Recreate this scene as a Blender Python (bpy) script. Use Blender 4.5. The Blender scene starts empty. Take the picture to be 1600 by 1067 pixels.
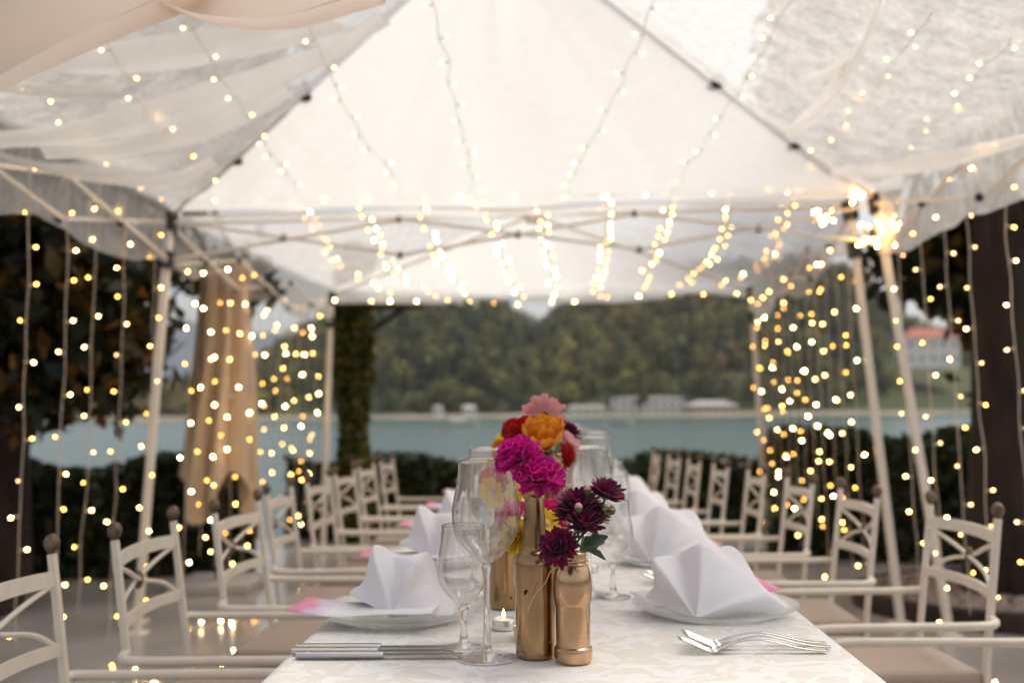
import bpy, math, random
import numpy as np
from mathutils import Vector, Matrix, noise

random.seed(7); rng = np.random.default_rng(7)
R = math.radians
SC = bpy.context.scene
COL = SC.collection

# ------------------------------------------------------------------ camera
FPX = 1556.0                                  # focal length in photo pixels (35 mm on full frame)
PITCH = math.atan(109.5 / FPX)
YAW = math.atan(53.0 / FPX * math.cos(PITCH))
EYE = Vector((0, 0, 1.10))
cam_d = bpy.data.cameras.new('camera')
cam = bpy.data.objects.new('camera', cam_d); COL.objects.link(cam)
cam.location = EYE
ROLL = R(-0.5)
cam.rotation_euler = (Matrix.Rotation(YAW, 3, 'Z') @ Matrix.Rotation(math.pi / 2 + PITCH, 3, 'X') @ Matrix.Rotation(ROLL, 3, 'Z')).to_euler()
cam_d.sensor_width = 36; cam_d.lens = FPX / 1600 * 36
cam_d.clip_start = 0.05; cam_d.clip_end = 20000
cam_d.dof.use_dof = True
cam_d.dof.focus_distance = 1.40
cam_d.dof.aperture_fstop = 2.8
cam_d.dof.aperture_blades = 9
SC.camera = cam
CR = cam.rotation_euler.to_matrix()

def ray(px, py):
    return CR @ Vector(((px - 800) / FPX, -(py - 533.5) / FPX, -1))
def P(px, py, Y):                              # the point at depth Y behind a photo pixel
    d = ray(px, py); return EYE + d * (Y / d.y)
def onz(px, py, z):                            # the point where a pixel's ray meets the level z
    d = ray(px, py); return EYE + d * ((z - EYE.z) / d.z)
def onplane(px, py, p0, n):
    d = ray(px, py); return EYE + d * ((p0 - EYE).dot(n) / d.dot(n))

# ------------------------------------------------------------------ world, sun, exposure
W = bpy.data.worlds.new('World'); SC.world = W; W.use_nodes = True
SUN_EL, SUN_AZ = R(60), R(72)                 # azimuth: direction the light comes from, from +Y clockwise
nt = W.node_tree; nt.nodes.clear()
sky = nt.nodes.new('ShaderNodeTexSky'); sky.sky_type = 'NISHITA'; sky.sun_disc = False
sky.sun_elevation = SUN_EL; sky.sun_rotation = SUN_AZ; sky.air_density = 1.0; sky.dust_density = 3.0; sky.ozone_density = 1.0
hs = nt.nodes.new('ShaderNodeHueSaturation'); hs.inputs['Saturation'].default_value = 0.40
bgn = nt.nodes.new('ShaderNodeBackground'); bgn.inputs['Strength'].default_value = 0.15
out = nt.nodes.new('ShaderNodeOutputWorld')
nt.links.new(sky.outputs[0], hs.inputs['Color']); tn_ = nt.nodes.new('ShaderNodeMix'); tn_.data_type = 'RGBA'; tn_.blend_type = 'MULTIPLY'; tn_.inputs['Factor'].default_value = 1; tn_.inputs['B'].default_value = (1.0, 0.965, 0.915, 1)
nt.links.new(hs.outputs[0], tn_.inputs['A']); nt.links.new(tn_.outputs['Result'], bgn.inputs[0]); nt.links.new(bgn.outputs[0], out.inputs[0])
sun_d = bpy.data.lights.new('sun', 'SUN'); sun_d.energy = 1.5; sun_d.angle = R(25); sun_d.color = (1.0, 0.91, 0.80)
sun = bpy.data.objects.new('sun', sun_d); COL.objects.link(sun)
sdir = Vector((math.sin(SUN_AZ) * math.cos(SUN_EL), math.cos(SUN_AZ) * math.cos(SUN_EL), math.sin(SUN_EL)))
sun.rotation_euler = sdir.to_track_quat('Z', 'Y').to_euler(); sun.location = (0, -4, 8)
vs = SC.view_settings
vs.view_transform = 'Standard'; vs.look = 'None'; vs.exposure = 0.38; vs.gamma = 1.0; vs.use_curve_mapping = False
cy = SC.cycles
cy.max_bounces = 12; cy.diffuse_bounces = 5; cy.glossy_bounces = 5; cy.transmission_bounces = 10; cy.transparent_max_bounces = 24
cy.sample_clamp_indirect = 4.0
cy.use_denoising = True
try: cy.denoiser = 'OPENIMAGEDENOISE'
except Exception: pass

# ------------------------------------------------------------------ materials
def mat(name):
    m = bpy.data.materials.new(name); m.use_nodes = True
    n = m.node_tree.nodes; b = n['Principled BSDF']
    return m, n, m.node_tree.links, b
def tex_noise(n, l, scale, detail=4, rough=0.55, coord='Object', stretch=None):
    tc = n.new('ShaderNodeTexCoord'); mp = n.new('ShaderNodeMapping')
    if stretch: mp.inputs['Scale'].default_value = stretch
    t = n.new('ShaderNodeTexNoise'); t.inputs['Scale'].default_value = scale; t.inputs['Detail'].default_value = detail; t.inputs['Roughness'].default_value = rough
    l.new(tc.outputs[coord], mp.inputs[0]); l.new(mp.outputs[0], t.inputs['Vector'])
    return t
def ramp(n, l, src, stops):
    r = n.new('ShaderNodeValToRGB'); e = r.color_ramp.elements
    while len(e) < len(stops): e.new(0.5)
    for i, (p, c) in enumerate(stops):
        e[i].position = p; e[i].color = (*c, 1) if len(c) == 3 else c
    l.new(src, r.inputs[0]); return r
def bump(n, l, b, src, strength, dist=0.01):
    bp = n.new('ShaderNodeBump'); bp.inputs['Strength'].default_value = strength; bp.inputs['Distance'].default_value = dist
    l.new(src, bp.inputs['Height']); l.new(bp.outputs[0], b.inputs['Normal']); return bp
def plain(name, c, rough=0.5, metal=0.0, var=0.12, scale=30, bmp=0.0, coat=0.0, spec=0.5, stretch=None):
    m, n, l, b = mat(name)
    t = tex_noise(n, l, scale, stretch=stretch)
    lo = tuple(max(0, x * (1 - var)) for x in c); hi = tuple(min(1, x * (1 + var)) for x in c)
    r = ramp(n, l, t.outputs[0], [(0.3, lo), (0.7, hi)])
    l.new(r.outputs[0], b.inputs['Base Color'])
    b.inputs['Roughness'].default_value = rough; b.inputs['Metallic'].default_value = metal
    b.inputs['Coat Weight'].default_value = coat; b.inputs['Specular IOR Level'].default_value = spec
    if bmp: bump(n, l, b, t.outputs[0], bmp)
    return m
M = {}
M['cream_metal'] = plain('cream_metal', (0.74, 0.655, 0.55), 0.38, var=0.06, scale=18)
M['bronze'] = plain('bronze', (0.16, 0.11, 0.07), 0.45, metal=0.6, var=0.5, scale=90)
M['cushion'] = plain('cushion', (0.40, 0.31, 0.25), 0.85, var=0.08, scale=260, bmp=0.15)
M['pole'] = plain('pole', (0.78, 0.71, 0.63), 0.4, var=0.05)
M['black_plastic'] = plain('black_plastic', (0.012, 0.012, 0.014), 0.5)
M['silver'] = plain('silver', (0.62, 0.60, 0.58), 0.16, metal=1.0, var=0.05)
M['aluminium'] = plain('aluminium', (0.75, 0.75, 0.76), 0.35, metal=1.0, var=0.05)
M['wax'] = plain('wax', (0.85, 0.80, 0.72), 0.5, var=0.03)
M['stem'] = plain('stem', (0.045, 0.10, 0.025), 0.55, var=0.3, scale=60)
M['flower_leaf'] = plain('flower_leaf', (0.025, 0.055, 0.02), 0.5, var=0.4, scale=60)
M['wire'] = plain('wire', (0.66, 0.55, 0.44), 0.4, var=0.1)
M['raffia'] = plain('raffia', (0.55, 0.38, 0.20), 0.7, var=0.3)
M['bark'] = plain('bark', (0.028, 0.016, 0.011), 0.95, var=0.6, scale=9, bmp=0.9, stretch=(1, 1, 0.25))
M['parasol'] = plain('parasol', (0.54, 0.40, 0.27), 0.85, var=0.06, scale=14)
M['house_white'] = plain('house_white', (0.82, 0.80, 0.76), 0.8, var=0.06, scale=0.6)
M['house_pink'] = plain('house_pink', (0.60, 0.40, 0.32), 0.8, var=0.08, scale=0.6)
M['roof_red'] = plain('roof_red', (0.46, 0.15, 0.10), 0.8, var=0.2, scale=1.5)
M['roof_grey'] = plain('roof_grey', (0.42, 0.38, 0.36), 0.7, var=0.12, scale=0.8)
M['window_dark'] = plain('window_dark', (0.03, 0.035, 0.04), 0.1)
M['boat_hull'] = plain('boat_hull', (0.70, 0.69, 0.66), 0.35, var=0.05)
M['wood_dark'] = plain('wood_dark', (0.03, 0.022, 0.016), 0.7, var=0.4, stretch=(1, 1, 0.1))
M['mountain'] = plain('mountain', (0.085, 0.115, 0.15), 0.95, var=0.35, scale=0.006)  # blue-grey of distant haze put into the base colour
M['gravel'] = plain('gravel', (0.26, 0.20, 0.17), 0.9, var=0.4, scale=40)
M['linen'] = plain('linen', (0.80, 0.77, 0.79), 0.8, var=0.015, scale=700, bmp=0.04)
M['swag'] = None

# gold sprayed glass
def gold(name, c, r0):
    m, n, l, b = mat(name)
    t = tex_noise(n, l, 26, 6, 0.6, stretch=(1, 1, 0.3)); t2 = tex_noise(n, l, 320, 2)
    t3 = tex_noise(n, l, 9, 3, 0.5)
    r3 = ramp(n, l, t3.outputs[0], [(0.35, (c[0] * .80, c[1] * .86, c[2] * .80)), (0.65, c)])
    sp_ = tex_noise(n, l, 75, 2, 0.4); r4 = ramp(n, l, sp_.outputs[0], [(0.245, (0.05, 0.04, 0.02)), (0.265, (1, 1, 1))])
    r0_ = ramp(n, l, t.outputs[0], [(0.3, (.74, .72, .70)), (0.62, (1, 1, 1))])
    r1_ = n.new('ShaderNodeMix'); r1_.data_type = 'RGBA'; r1_.blend_type = 'MULTIPLY'; r1_.inputs['Factor'].default_value = 1
    l.new(r3.outputs[0], r1_.inputs['A']); l.new(r0_.outputs[0], r1_.inputs['B'])
    r_ = n.new('ShaderNodeMix'); r_.data_type = 'RGBA'; r_.blend_type = 'MULTIPLY'; r_.inputs['Factor'].default_value = 1
    l.new(r1_.outputs['Result'], r_.inputs['A']); l.new(r4.outputs[0], r_.inputs['B'])
    l.new(r_.outputs['Result'], b.inputs['Base Color']); b.inputs['Metallic'].default_value = 1.0
    rr = ramp(n, l, t.outputs[0], [(0.3, (r0 + .12,) * 3), (0.7, (r0,) * 3)]); l.new(rr.outputs[0], b.inputs['Roughness'])
    bump(n, l, b, t2.outputs[0], 0.10, 0.001)
    return m
M['gold'] = gold('gold', (0.50, 0.315, 0.17), 0.15)
M['gold_rose'] = gold('gold_rose', (0.70, 0.43, 0.265), 0.12)

def glass(name, rough=0.0, tint=(1, 1, 1), bmp=0, clear=0.12):
    m = bpy.data.materials.new(name); m.use_nodes = True; n = m.node_tree.nodes; l = m.node_tree.links; n.clear()
    g = n.new('ShaderNodeBsdfGlass'); g.inputs['IOR'].default_value = 1.48; g.inputs['Roughness'].default_value = rough; g.inputs['Color'].default_value = (*tint, 1)
    o = n.new('ShaderNodeOutputMaterial'); tr = n.new('ShaderNodeBsdfTransparent'); mx = n.new('ShaderNodeMixShader'); mx.inputs[0].default_value = clear
    l.new(g.outputs[0], mx.inputs[1]); l.new(tr.outputs[0], mx.inputs[2]); l.new(mx.outputs[0], o.inputs[0])
    if bmp:
        t = tex_noise(n, l, 110, 2); bump(n, l, g, t.outputs[0], bmp, 0.002)
    return m
M['glass'] = glass('glass'); M['plate_glass'] = glass('plate_glass', 0.0, (0.96, 0.985, 0.975), 0.2, 0.55)

# thin non-woven fleece: lets light and a little of the view through
def fleece(name, colour, holes, fibre=1.0):
    m = bpy.data.materials.new(name); m.use_nodes = True; n = m.node_tree.nodes; l = m.node_tree.links; n.clear()
    o = n.new('ShaderNodeOutputMaterial')
    a = tex_noise(n, l, 9, 8, 0.7, stretch=(1, 1.6, 1)); c = tex_noise(n, l, 45, 6, 0.75)
    mx = n.new('ShaderNodeMath'); mx.operation = 'MULTIPLY_ADD'; mx.inputs[1].default_value = 0.45
    l.new(c.outputs[0], mx.inputs[0]); hm = n.new('ShaderNodeMath'); hm.operation = 'MULTIPLY'; hm.inputs[1].default_value = 0.55
    l.new(a.outputs[0], hm.inputs[0]); l.new(hm.outputs[0], mx.inputs[2])
    f = n.new('ShaderNodeMapRange'); f.inputs['From Min'].default_value = 0.36; f.inputs['From Max'].default_value = 0.62
    f.inputs['To Min'].default_value = holes[0]; f.inputs['To Max'].default_value = holes[1]
    l.new(mx.outputs[0], f.inputs['Value'])
    d = n.new('ShaderNodeBsdfDiffuse'); d.inputs[0].default_value = (*colour, 1)
    t = n.new('ShaderNodeBsdfTranslucent'); t.inputs[0].default_value = (*colour, 1)
    dt = n.new('ShaderNodeMixShader'); dt.inputs[0].default_value = 0.72; l.new(d.outputs[0], dt.inputs[1]); l.new(t.outputs[0], dt.inputs[2])
    tr = n.new('ShaderNodeBsdfTransparent')
    ms = n.new('ShaderNodeMixShader'); l.new(f.outputs[0], ms.inputs[0]); l.new(dt.outputs[0], ms.inputs[1]); l.new(tr.outputs[0], ms.inputs[2])
    l.new(ms.outputs[0], o.inputs[0])
    return m
M['fleece'] = fleece('fleece', (0.94, 0.92, 0.89), (0.10, 0.52))
M['roof_cloth'] = fleece('roof_cloth', (0.95, 0.93, 0.90), (0.02, 0.12))
M['fleece_fold'] = fleece('fleece_fold', (0.95, 0.93, 0.90), (0.0, 0.08))
M['swag'] = fleece('swag', (0.92, 0.81, 0.73), (0.0, 0.03))

# ivory damask tablecloth
m, n, l, b = mat('damask'); M['damask'] = m
tc = n.new('ShaderNodeTexCoord'); 
nz = n.new('ShaderNodeTexNoise'); nz.inputs['Scale'].default_value = 7; nz.inputs['Detail'].default_value = 2
vm = n.new('ShaderNodeVectorMath'); vm.operation = 'MULTIPLY_ADD'; vm.inputs[1].default_value = (0.13, 0.13, 0.13)
l.new(tc.outputs['Object'], nz.inputs['Vector']); l.new(nz.outputs['Color'], vm.inputs[0]); l.new(tc.outputs['Object'], vm.inputs[2])
vo = n.new('ShaderNodeTexNoise'); vo.inputs['Scale'].default_value = 9.5; vo.inputs['Detail'].default_value = 1.2; vo.inputs['Distortion'].default_value = 3.2
vp = n.new('ShaderNodeTexNoise'); vp.inputs['Scale'].default_value = 38; vp.inputs['Detail'].default_value = 1; vp.inputs['Distortion'].default_value = 1.5
l.new(vm.outputs[0], vo.inputs['Vector']); l.new(vm.outputs[0], vp.inputs['Vector'])
ad = n.new('ShaderNodeMath'); ad.operation = 'MULTIPLY_ADD'; ad.inputs[1].default_value = 0.22; l.new(vp.outputs['Fac'], ad.inputs[0]); l.new(vo.outputs['Fac'], ad.inputs[2])
rc = ramp(n, l, ad.outputs[0], [(0.592, (0.765, 0.725, 0.66)), (0.612, (0.855, 0.845, 0.82))]); l.new(rc.outputs[0], b.inputs['Base Color'])
rr = ramp(n, l, ad.outputs[0], [(0.592, (0.8,) * 3), (0.612, (0.5,) * 3)]); l.new(rr.outputs[0], b.inputs['Roughness'])
fw = tex_noise(n, l, 900, 2); bump(n, l, b, fw.outputs[0], 0.06, 0.001)

# menu card: white paper with a pink water-colour wash at both short ends
m, n, l, b = mat('menu_paper'); M['menu_paper'] = m
tc = n.new('ShaderNodeTexCoord'); sp = n.new('ShaderNodeSeparateXYZ'); l.new(tc.outputs['Object'], sp.inputs[0])
ab = n.new('ShaderNodeMath'); ab.operation = 'MULTIPLY'; ab.inputs[1].default_value = -1.0; l.new(sp.outputs[0], ab.inputs[0])
t = tex_noise(n, l, 28, 3); ma = n.new('ShaderNodeMath'); ma.operation = 'MULTIPLY_ADD'; ma.inputs[1].default_value = 0.05; l.new(t.outputs[0], ma.inputs[0]); l.new(ab.outputs[0], ma.inputs[2])
rc = ramp(n, l, ma.outputs[0], [(0.075, (0.82, 0.80, 0.80)), (0.108, (0.68, 0.55, 0.70)), (0.126, (0.78, 0.22, 0.38)), (0.145, (0.82, 0.36, 0.44))])
l.new(rc.outputs[0], b.inputs['Base Color']); b.inputs['Roughness'].default_value = 0.6

# terrace: pale, slightly wet stone
m, n, l, b = mat('terrace'); M['terrace'] = m
t = tex_noise(n, l, 1.3, 6); t2 = tex_noise(n, l, 60, 3)
rc = ramp(n, l, t.outputs[0], [(0.3, (0.32, 0.295, 0.27)), (0.7, (0.44, 0.41, 0.38))]); l.new(rc.outputs[0], b.inputs['Base Color'])
rr = ramp(n, l, t.outputs[0], [(0.35, (0.13,) * 3), (0.7, (0.26,) * 3)]); l.new(rr.outputs[0], b.inputs['Roughness'])
bump(n, l, b, t2.outputs[0], 0.06, 0.003)

# lake
m, n, l, b = mat('lake_water'); M['water'] = m
b.inputs['Base Color'].default_value = (0.045, 0.10, 0.092, 1); b.inputs['Roughness'].default_value = 0.22; b.inputs['IOR'].default_value = 1.33
t = tex_noise(n, l, 0.6, 5, 0.6, stretch=(0.5, 1.5, 1)); bump(n, l, b, t.outputs[0], 0.45, 0.25)

def leafmat(name, stops, trans=0.35, rough=0.5):
    m = bpy.data.materials.new(name); m.use_nodes = True; n = m.node_tree.nodes; l = m.node_tree.links
    b = n['Principled BSDF']; g = n.new('ShaderNodeNewGeometry')
    r = ramp(n, l, g.outputs['Random Per Island'], stops); r.color_ramp.interpolation = 'LINEAR'
    l.new(r.outputs[0], b.inputs['Base Color']); b.inputs['Roughness'].default_value = rough
    tl = n.new('ShaderNodeBsdfTranslucent'); l.new(r.outputs[0], tl.inputs[0])
    mx = n.new('ShaderNodeMixShader'); mx.inputs[0].default_value = trans
    l.new(b.outputs[0], mx.inputs[1]); l.new(tl.outputs[0], mx.inputs[2]); l.new(mx.outputs[0], n['Material Output'].inputs[0])
    return m
M['hedge_leaf'] = leafmat('hedge_leaf', [(0.0, (0.012, 0.022, 0.008)), (0.6, (0.028, 0.042, 0.012)), (1.0, (0.06, 0.065, 0.02))], 0.2)
M['ivy_leaf'] = leafmat('ivy_leaf', [(0.0, (0.025, 0.036, 0.008)), (0.6, (0.085, 0.088, 0.014)), (1.0, (0.18, 0.155, 0.022))], 0.35)
M['autumn_leaf'] = leafmat('autumn_leaf', [(0.0, (0.008, 0.013, 0.006)), (0.55, (0.026, 0.036, 0.010)), (0.75, (0.07, 0.052, 0.010)), (0.92, (0.16, 0.075, 0.012)), (1.0, (0.24, 0.10, 0.016))], 0.35)
m = leafmat('forest_leaf', [(0.0, (0.6,) * 3), (1.0, (1.6,) * 3)], 0.35, 0.9); M['forest_leaf'] = m
n = m.node_tree.nodes; l = m.node_tree.links
at = n.new('ShaderNodeAttribute'); at.attribute_name = 'tint'
rc = ramp(n, l, at.outputs['Fac'], [(0.0, (0.058, 0.072, 0.046)), (0.40, (0.125, 0.132, 0.062)), (0.75, (0.22, 0.21, 0.075)), (0.96, (0.31, 0.28, 0.085)), (1.0, (0.24, 0.18, 0.09))])
mu = n.new('ShaderNodeMix'); mu.data_type = 'RGBA'; mu.blend_type = 'MULTIPLY'; mu.inputs['Factor'].default_value = 1.0
cr = [x for x in n if x.type == 'VALTORGB' and x != rc][0]
l.new(rc.outputs[0], mu.inputs['A']); l.new(cr.outputs[0], mu.inputs['B'])
for sck in (n['Principled BSDF'].inputs['Base Color'], [x for x in n if x.type == 'BSDF_TRANSLUCENT'][0].inputs[0]): l.new(mu.outputs['Result'], sck)

m, n, l, b = mat('far_ground'); M['far_ground'] = m
t = tex_noise(n, l, 0.02, 5)
rc = ramp(n, l, t.outputs[0], [(0.35, (0.035, 0.05, 0.018)), (0.7, (0.09, 0.10, 0.03))]); l.new(rc.outputs[0], b.inputs['Base Color']); b.inputs['Roughness'].default_value = 0.95
M['beach'] = plain('beach', (0.27, 0.24, 0.18), 0.9, var=0.3, scale=0.05)
M['bank'] = plain('bank', (0.05, 0.055, 0.025), 0.95, var=0.4, scale=2)

def petalmat(name, c1, c2, trans=0.35):
    m = bpy.data.materials.new(name); m.use_nodes = True; n = m.node_tree.nodes; l = m.node_tree.links
    b = n['Principled BSDF']; oi = n.new('ShaderNodeObjectInfo')
    r = ramp(n, l, oi.outputs['Random'], [(0.0, c1), (1.0, c2)])
    l.new(r.outputs[0], b.inputs['Base Color']); b.inputs['Roughness'].default_value = 0.6; b.inputs['Sheen Weight'].default_value = 0.15
    tl = n.new('ShaderNodeBsdfTranslucent'); l.new(r.outputs[0], tl.inputs[0])
    mx = n.new('ShaderNodeMixShader'); mx.inputs[0].default_value = trans
    l.new(b.outputs[0], mx.inputs[1]); l.new(tl.outputs[0], mx.inputs[2]); l.new(mx.outputs[0], n['Material Output'].inputs[0])
    return m
PM = {
 'magenta': petalmat('petal_magenta', (0.50, 0.004, 0.21), (0.80, 0.014, 0.38), 0.45),
 'purple': petalmat('petal_purple', (0.06, 0.001, 0.02), (0.25, 0.005, 0.07), 0.3),
 'orange': petalmat('petal_orange', (0.86, 0.33, 0.012), (0.92, 0.44, 0.02), 0.4),
 'yellow': petalmat('petal_yellow', (0.80, 0.56, 0.01), (0.88, 0.66, 0.015)),
 'red': petalmat('petal_red', (0.45, 0.006, 0.012), (0.72, 0.014, 0.018)),
 'coral': petalmat('petal_coral', (0.70, 0.06, 0.03), (0.85, 0.10, 0.05)),
 'pink': petalmat('petal_pink', (0.80, 0.36, 0.36), (0.86, 0.46, 0.46)),
 'hotpink': petalmat('petal_hotpink', (0.72, 0.012, 0.22), (0.82, 0.03, 0.30)),
}
def emit(name, c, s):
    m = bpy.data.materials.new(name); m.use_nodes = True; n = m.node_tree.nodes; n.clear()
    e = n.new('ShaderNodeEmission'); e.inputs[0].default_value = (*c, 1); e.inputs[1].default_value = s
    o = n.new('ShaderNodeOutputMaterial'); m.node_tree.links.new(e.outputs[0], o.inputs[0]); return m
M['bulb_bright'] = emit('bulb_bright', (1.0, 0.68, 0.30), 95)
M['bulb_mid'] = emit('bulb_mid', (1.0, 0.58, 0.17), 42)
M['bulb_dim'] = emit('bulb_dim', (1.0, 0.47, 0.08), 20)
M['bulb_faint'] = emit('bulb_faint', (1.0, 0.60, 0.25), 10)
M['bulb_bundle'] = emit('bulb_bundle', (1.0, 0.56, 0.17), 130)
M['flame'] = emit('flame', (1.0, 0.62, 0.22), 14)
m, n, l, b = mat('bulb_body'); M['bulb_body'] = m
b.inputs['Base Color'].default_value = (0.85, 0.78, 0.68, 1); b.inputs['Roughness'].default_value = 0.25; b.inputs['Transmission Weight'].default_value = 0.5

# ------------------------------------------------------------------ mesh helpers
class MB:
    def __init__(s): s.v = []; s.f = []; s.mi = []
    def add(s, v, f, mi=0):
        o = len(s.v); s.v += [tuple(x) for x in v]; s.f += [tuple(i + o for i in q) for q in f]; s.mi += [mi] * len(f); return s
    def box(s, lo, hi, mi=0):
        x0, y0, z0 = lo; x1, y1, z1 = hi
        v = [(x0,y0,z0),(x1,y0,z0),(x1,y1,z0),(x0,y1,z0),(x0,y0,z1),(x1,y0,z1),(x1,y1,z1),(x0,y1,z1)]
        return s.add(v, [(0,3,2,1),(4,5,6,7),(0,1,5,4),(1,2,6,5),(2,3,7,6),(3,0,4,7)], mi)
    def tube(s, pts, r, sides=8, mi=0, cap=True, flat=None):
        pts = [Vector(p) for p in pts]; n = len(pts); rs = r if hasattr(r, '__len__') else [r] * n
        v = []; f = []; ref = None
        for i, p in enumerate(pts):
            d = (pts[min(i + 1, n - 1)] - pts[max(i - 1, 0)]).normalized()
            if ref is None: ref = Vector((0, 0, 1)) if abs(d.z) < 0.9 else Vector((1, 0, 0))
            a = (ref - d * ref.dot(d)).normalized(); b = d.cross(a); ref = a
            for k in range(sides):
                t = 2 * math.pi * (k + 0.5) / sides
                q = a * math.cos(t) + b * math.sin(t)
                if flat: q = a * math.cos(t) * flat[0] + b * math.sin(t) * flat[1]
                v.append(p + q * rs[i])
        for i in range(n - 1):
            for k in range(sides):
                k2 = (k + 1) % sides
                f.append((i * sides + k, i * sides + k2, (i + 1) * sides + k2, (i + 1) * sides + k))
        if cap: f.append(tuple(range(sides - 1, -1, -1))); f.append(tuple((n - 1) * sides + k for k in range(sides)))
        return s.add(v, f, mi)
    def lathe(s, prof, segs=32, c=(0, 0, 0), mi=0):
        v = []; f = []; idx = []
        for (r, z) in prof:
            if r <= 1e-6: idx.append([len(v)]); v.append((c[0], c[1], c[2] + z))
            else:
                idx.append(list(range(len(v), len(v) + segs)))
                for k in range(segs):
                    t = 2 * math.pi * k / segs; v.append((c[0] + r * math.cos(t), c[1] + r * math.sin(t), c[2] + z))
        for a, b in zip(idx[:-1], idx[1:]):
            for k in range(segs):
                k2 = (k + 1) % segs
                if len(a) == 1 and len(b) == 1: continue
                if len(a) == 1: f.append((a[0], b[k2], b[k]))
                elif len(b) == 1: f.append((a[k], a[k2], b[0]))
                else: f.append((a[k], a[k2], b[k2], b[k]))
        return s.add(v, f, mi)
    def ball(s, c, r, seg=12, rings=8, sc=(1, 1, 1), mi=0):
        o = len(s.v); s.lathe([(r * math.sin(math.pi * i / rings), -r * math.cos(math.pi * i / rings)) for i in range(rings + 1)], seg, mi=mi)
        for i in range(o, len(s.v)):
            x, y, z = s.v[i]; s.v[i] = (c[0] + x * sc[0], c[1] + y * sc[1], c[2] + z * sc[2])
        return s
    def grid(s, rows, mi=0):
        h = len(rows); w = len(rows[0]); v = [p for r in rows for p in r]
        return s.add(v, [(i * w + j, i * w + j + 1, (i + 1) * w + j + 1, (i + 1) * w + j) for i in range(h - 1) for j in range(w - 1)], mi)
    def mesh(s, name, mats, smooth=True):
        me = bpy.data.meshes.new(name); me.from_pydata(s.v, [], s.f)
        for m in (mats if isinstance(mats, (list, tuple)) else [mats]): me.materials.append(m)
        if any(s.mi): me.polygons.foreach_set('material_index', s.mi)
        if smooth: me.polygons.foreach_set('use_smooth', [True] * len(s.f))
        me.update(); return me
    def build(s, name, mats, parent=None, smooth=True, loc=None):
        return link(name, s.mesh(name, mats, smooth), parent, loc)
def link(name, me, parent=None, loc=None, mw=None):
    o = bpy.data.objects.new(name, me); COL.objects.link(o)
    if parent: o.parent = parent
    if loc is not None: o.location = loc
    if mw is not None: o.matrix_local = mw
    return o
def tag(o, label, cat, group=None):
    o['label'] = label; o['category'] = cat
    if group: o['group'] = group
    return o
def thing(name, label, cat, loc=(0, 0, 0), rz=0, group=None):
    o = bpy.data.objects.new(name, None); COL.objects.link(o); o.empty_display_size = 0.05
    o.location = loc; o.rotation_euler = (0, 0, rz); return tag(o, label, cat, group)
def setting(o, kind='structure'): o['kind'] = kind; return o
def bevel(o, w, seg=2):
    b = o.modifiers.new('bevel', 'BEVEL'); b.width = w; b.segments = seg; b.limit_method = 'ANGLE'; return o
def subsurf(o, lv=1):
    b = o.modifiers.new('sub', 'SUBSURF'); b.levels = lv; b.render_levels = lv; return o
def copy_tree(o, parent=None):
    c = o.copy(); COL.objects.link(c); c.parent = parent
    for ch in o.children: copy_tree(ch, c)
    return c
def cat_rom(pts, per=8):
    pts = [Vector(p) for p in pts]; q = [pts[0] * 2 - pts[1]] + pts + [pts[-1] * 2 - pts[-2]]; out = []
    for i in range(1, len(q) - 2):
        for k in range(per):
            t = k / per; a, b, c, d = q[i - 1], q[i], q[i + 1], q[i + 2]
            out.append(0.5 * ((2 * b) + (c - a) * t + (2 * a - 5 * b + 4 * c - d) * t * t + (3 * b - a - 3 * c + d) * t ** 3))
    out.append(pts[-1]); return out
ORD = ['first', 'second', 'third', 'fourth', 'fifth', 'sixth', 'seventh', 'eighth', 'ninth', 'tenth', 'eleventh', 'twelfth', 'thirteenth', 'fourteenth', 'fifteenth', 'sixteenth']

def leaf_mesh(name, pos, size, material, jitter=0.35, long=1.5, tint=None, down=0.0):
    """one mesh of many small folded leaves, pos an (n,3) array"""
    n = len(pos); a = rng.normal(size=(n, 3)); a[:, 2] -= down; a /= np.linalg.norm(a, axis=1)[:, None]
    b = rng.normal(size=(n, 3)); b -= a * np.sum(a * b, 1)[:, None]; b /= np.linalg.norm(b, axis=1)[:, None]
    c = np.cross(a, b); s = (size * (1 + jitter * rng.uniform(-1, 1, n)))[:, None]
    v = np.empty((n, 4, 3)); v[:, 0] = pos - a * s * long * .5; v[:, 1] = pos + b * s * .5 + c * s * .12; v[:, 2] = pos + a * s * long * .5; v[:, 3] = pos - b * s * .5 + c * s * .12
    me = bpy.data.meshes.new(name); me.vertices.add(n * 4); me.vertices.foreach_set('co', v.reshape(-1))
    me.loops.add(n * 4); me.polygons.add(n); me.loops.foreach_set('vertex_index', np.arange(n * 4, dtype=np.int32))
    me.polygons.foreach_set('loop_start', np.arange(0, n * 4, 4, dtype=np.int32)); me.polygons.foreach_set('loop_total', np.full(n, 4, dtype=np.int32))
    me.materials.append(material)
    if tint is not None:
        at = me.attributes.new('tint', 'FLOAT', 'FACE'); at.data.foreach_set('value', tint.astype(np.float32))
    me.update(calc_edges=True); me.validate(); return me
def in_ball(n):
    d = rng.normal(size=(n, 3)); d /= np.linalg.norm(d, axis=1)[:, None]; return d * (rng.uniform(0, 1, n) ** 0.4)[:, None]

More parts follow.
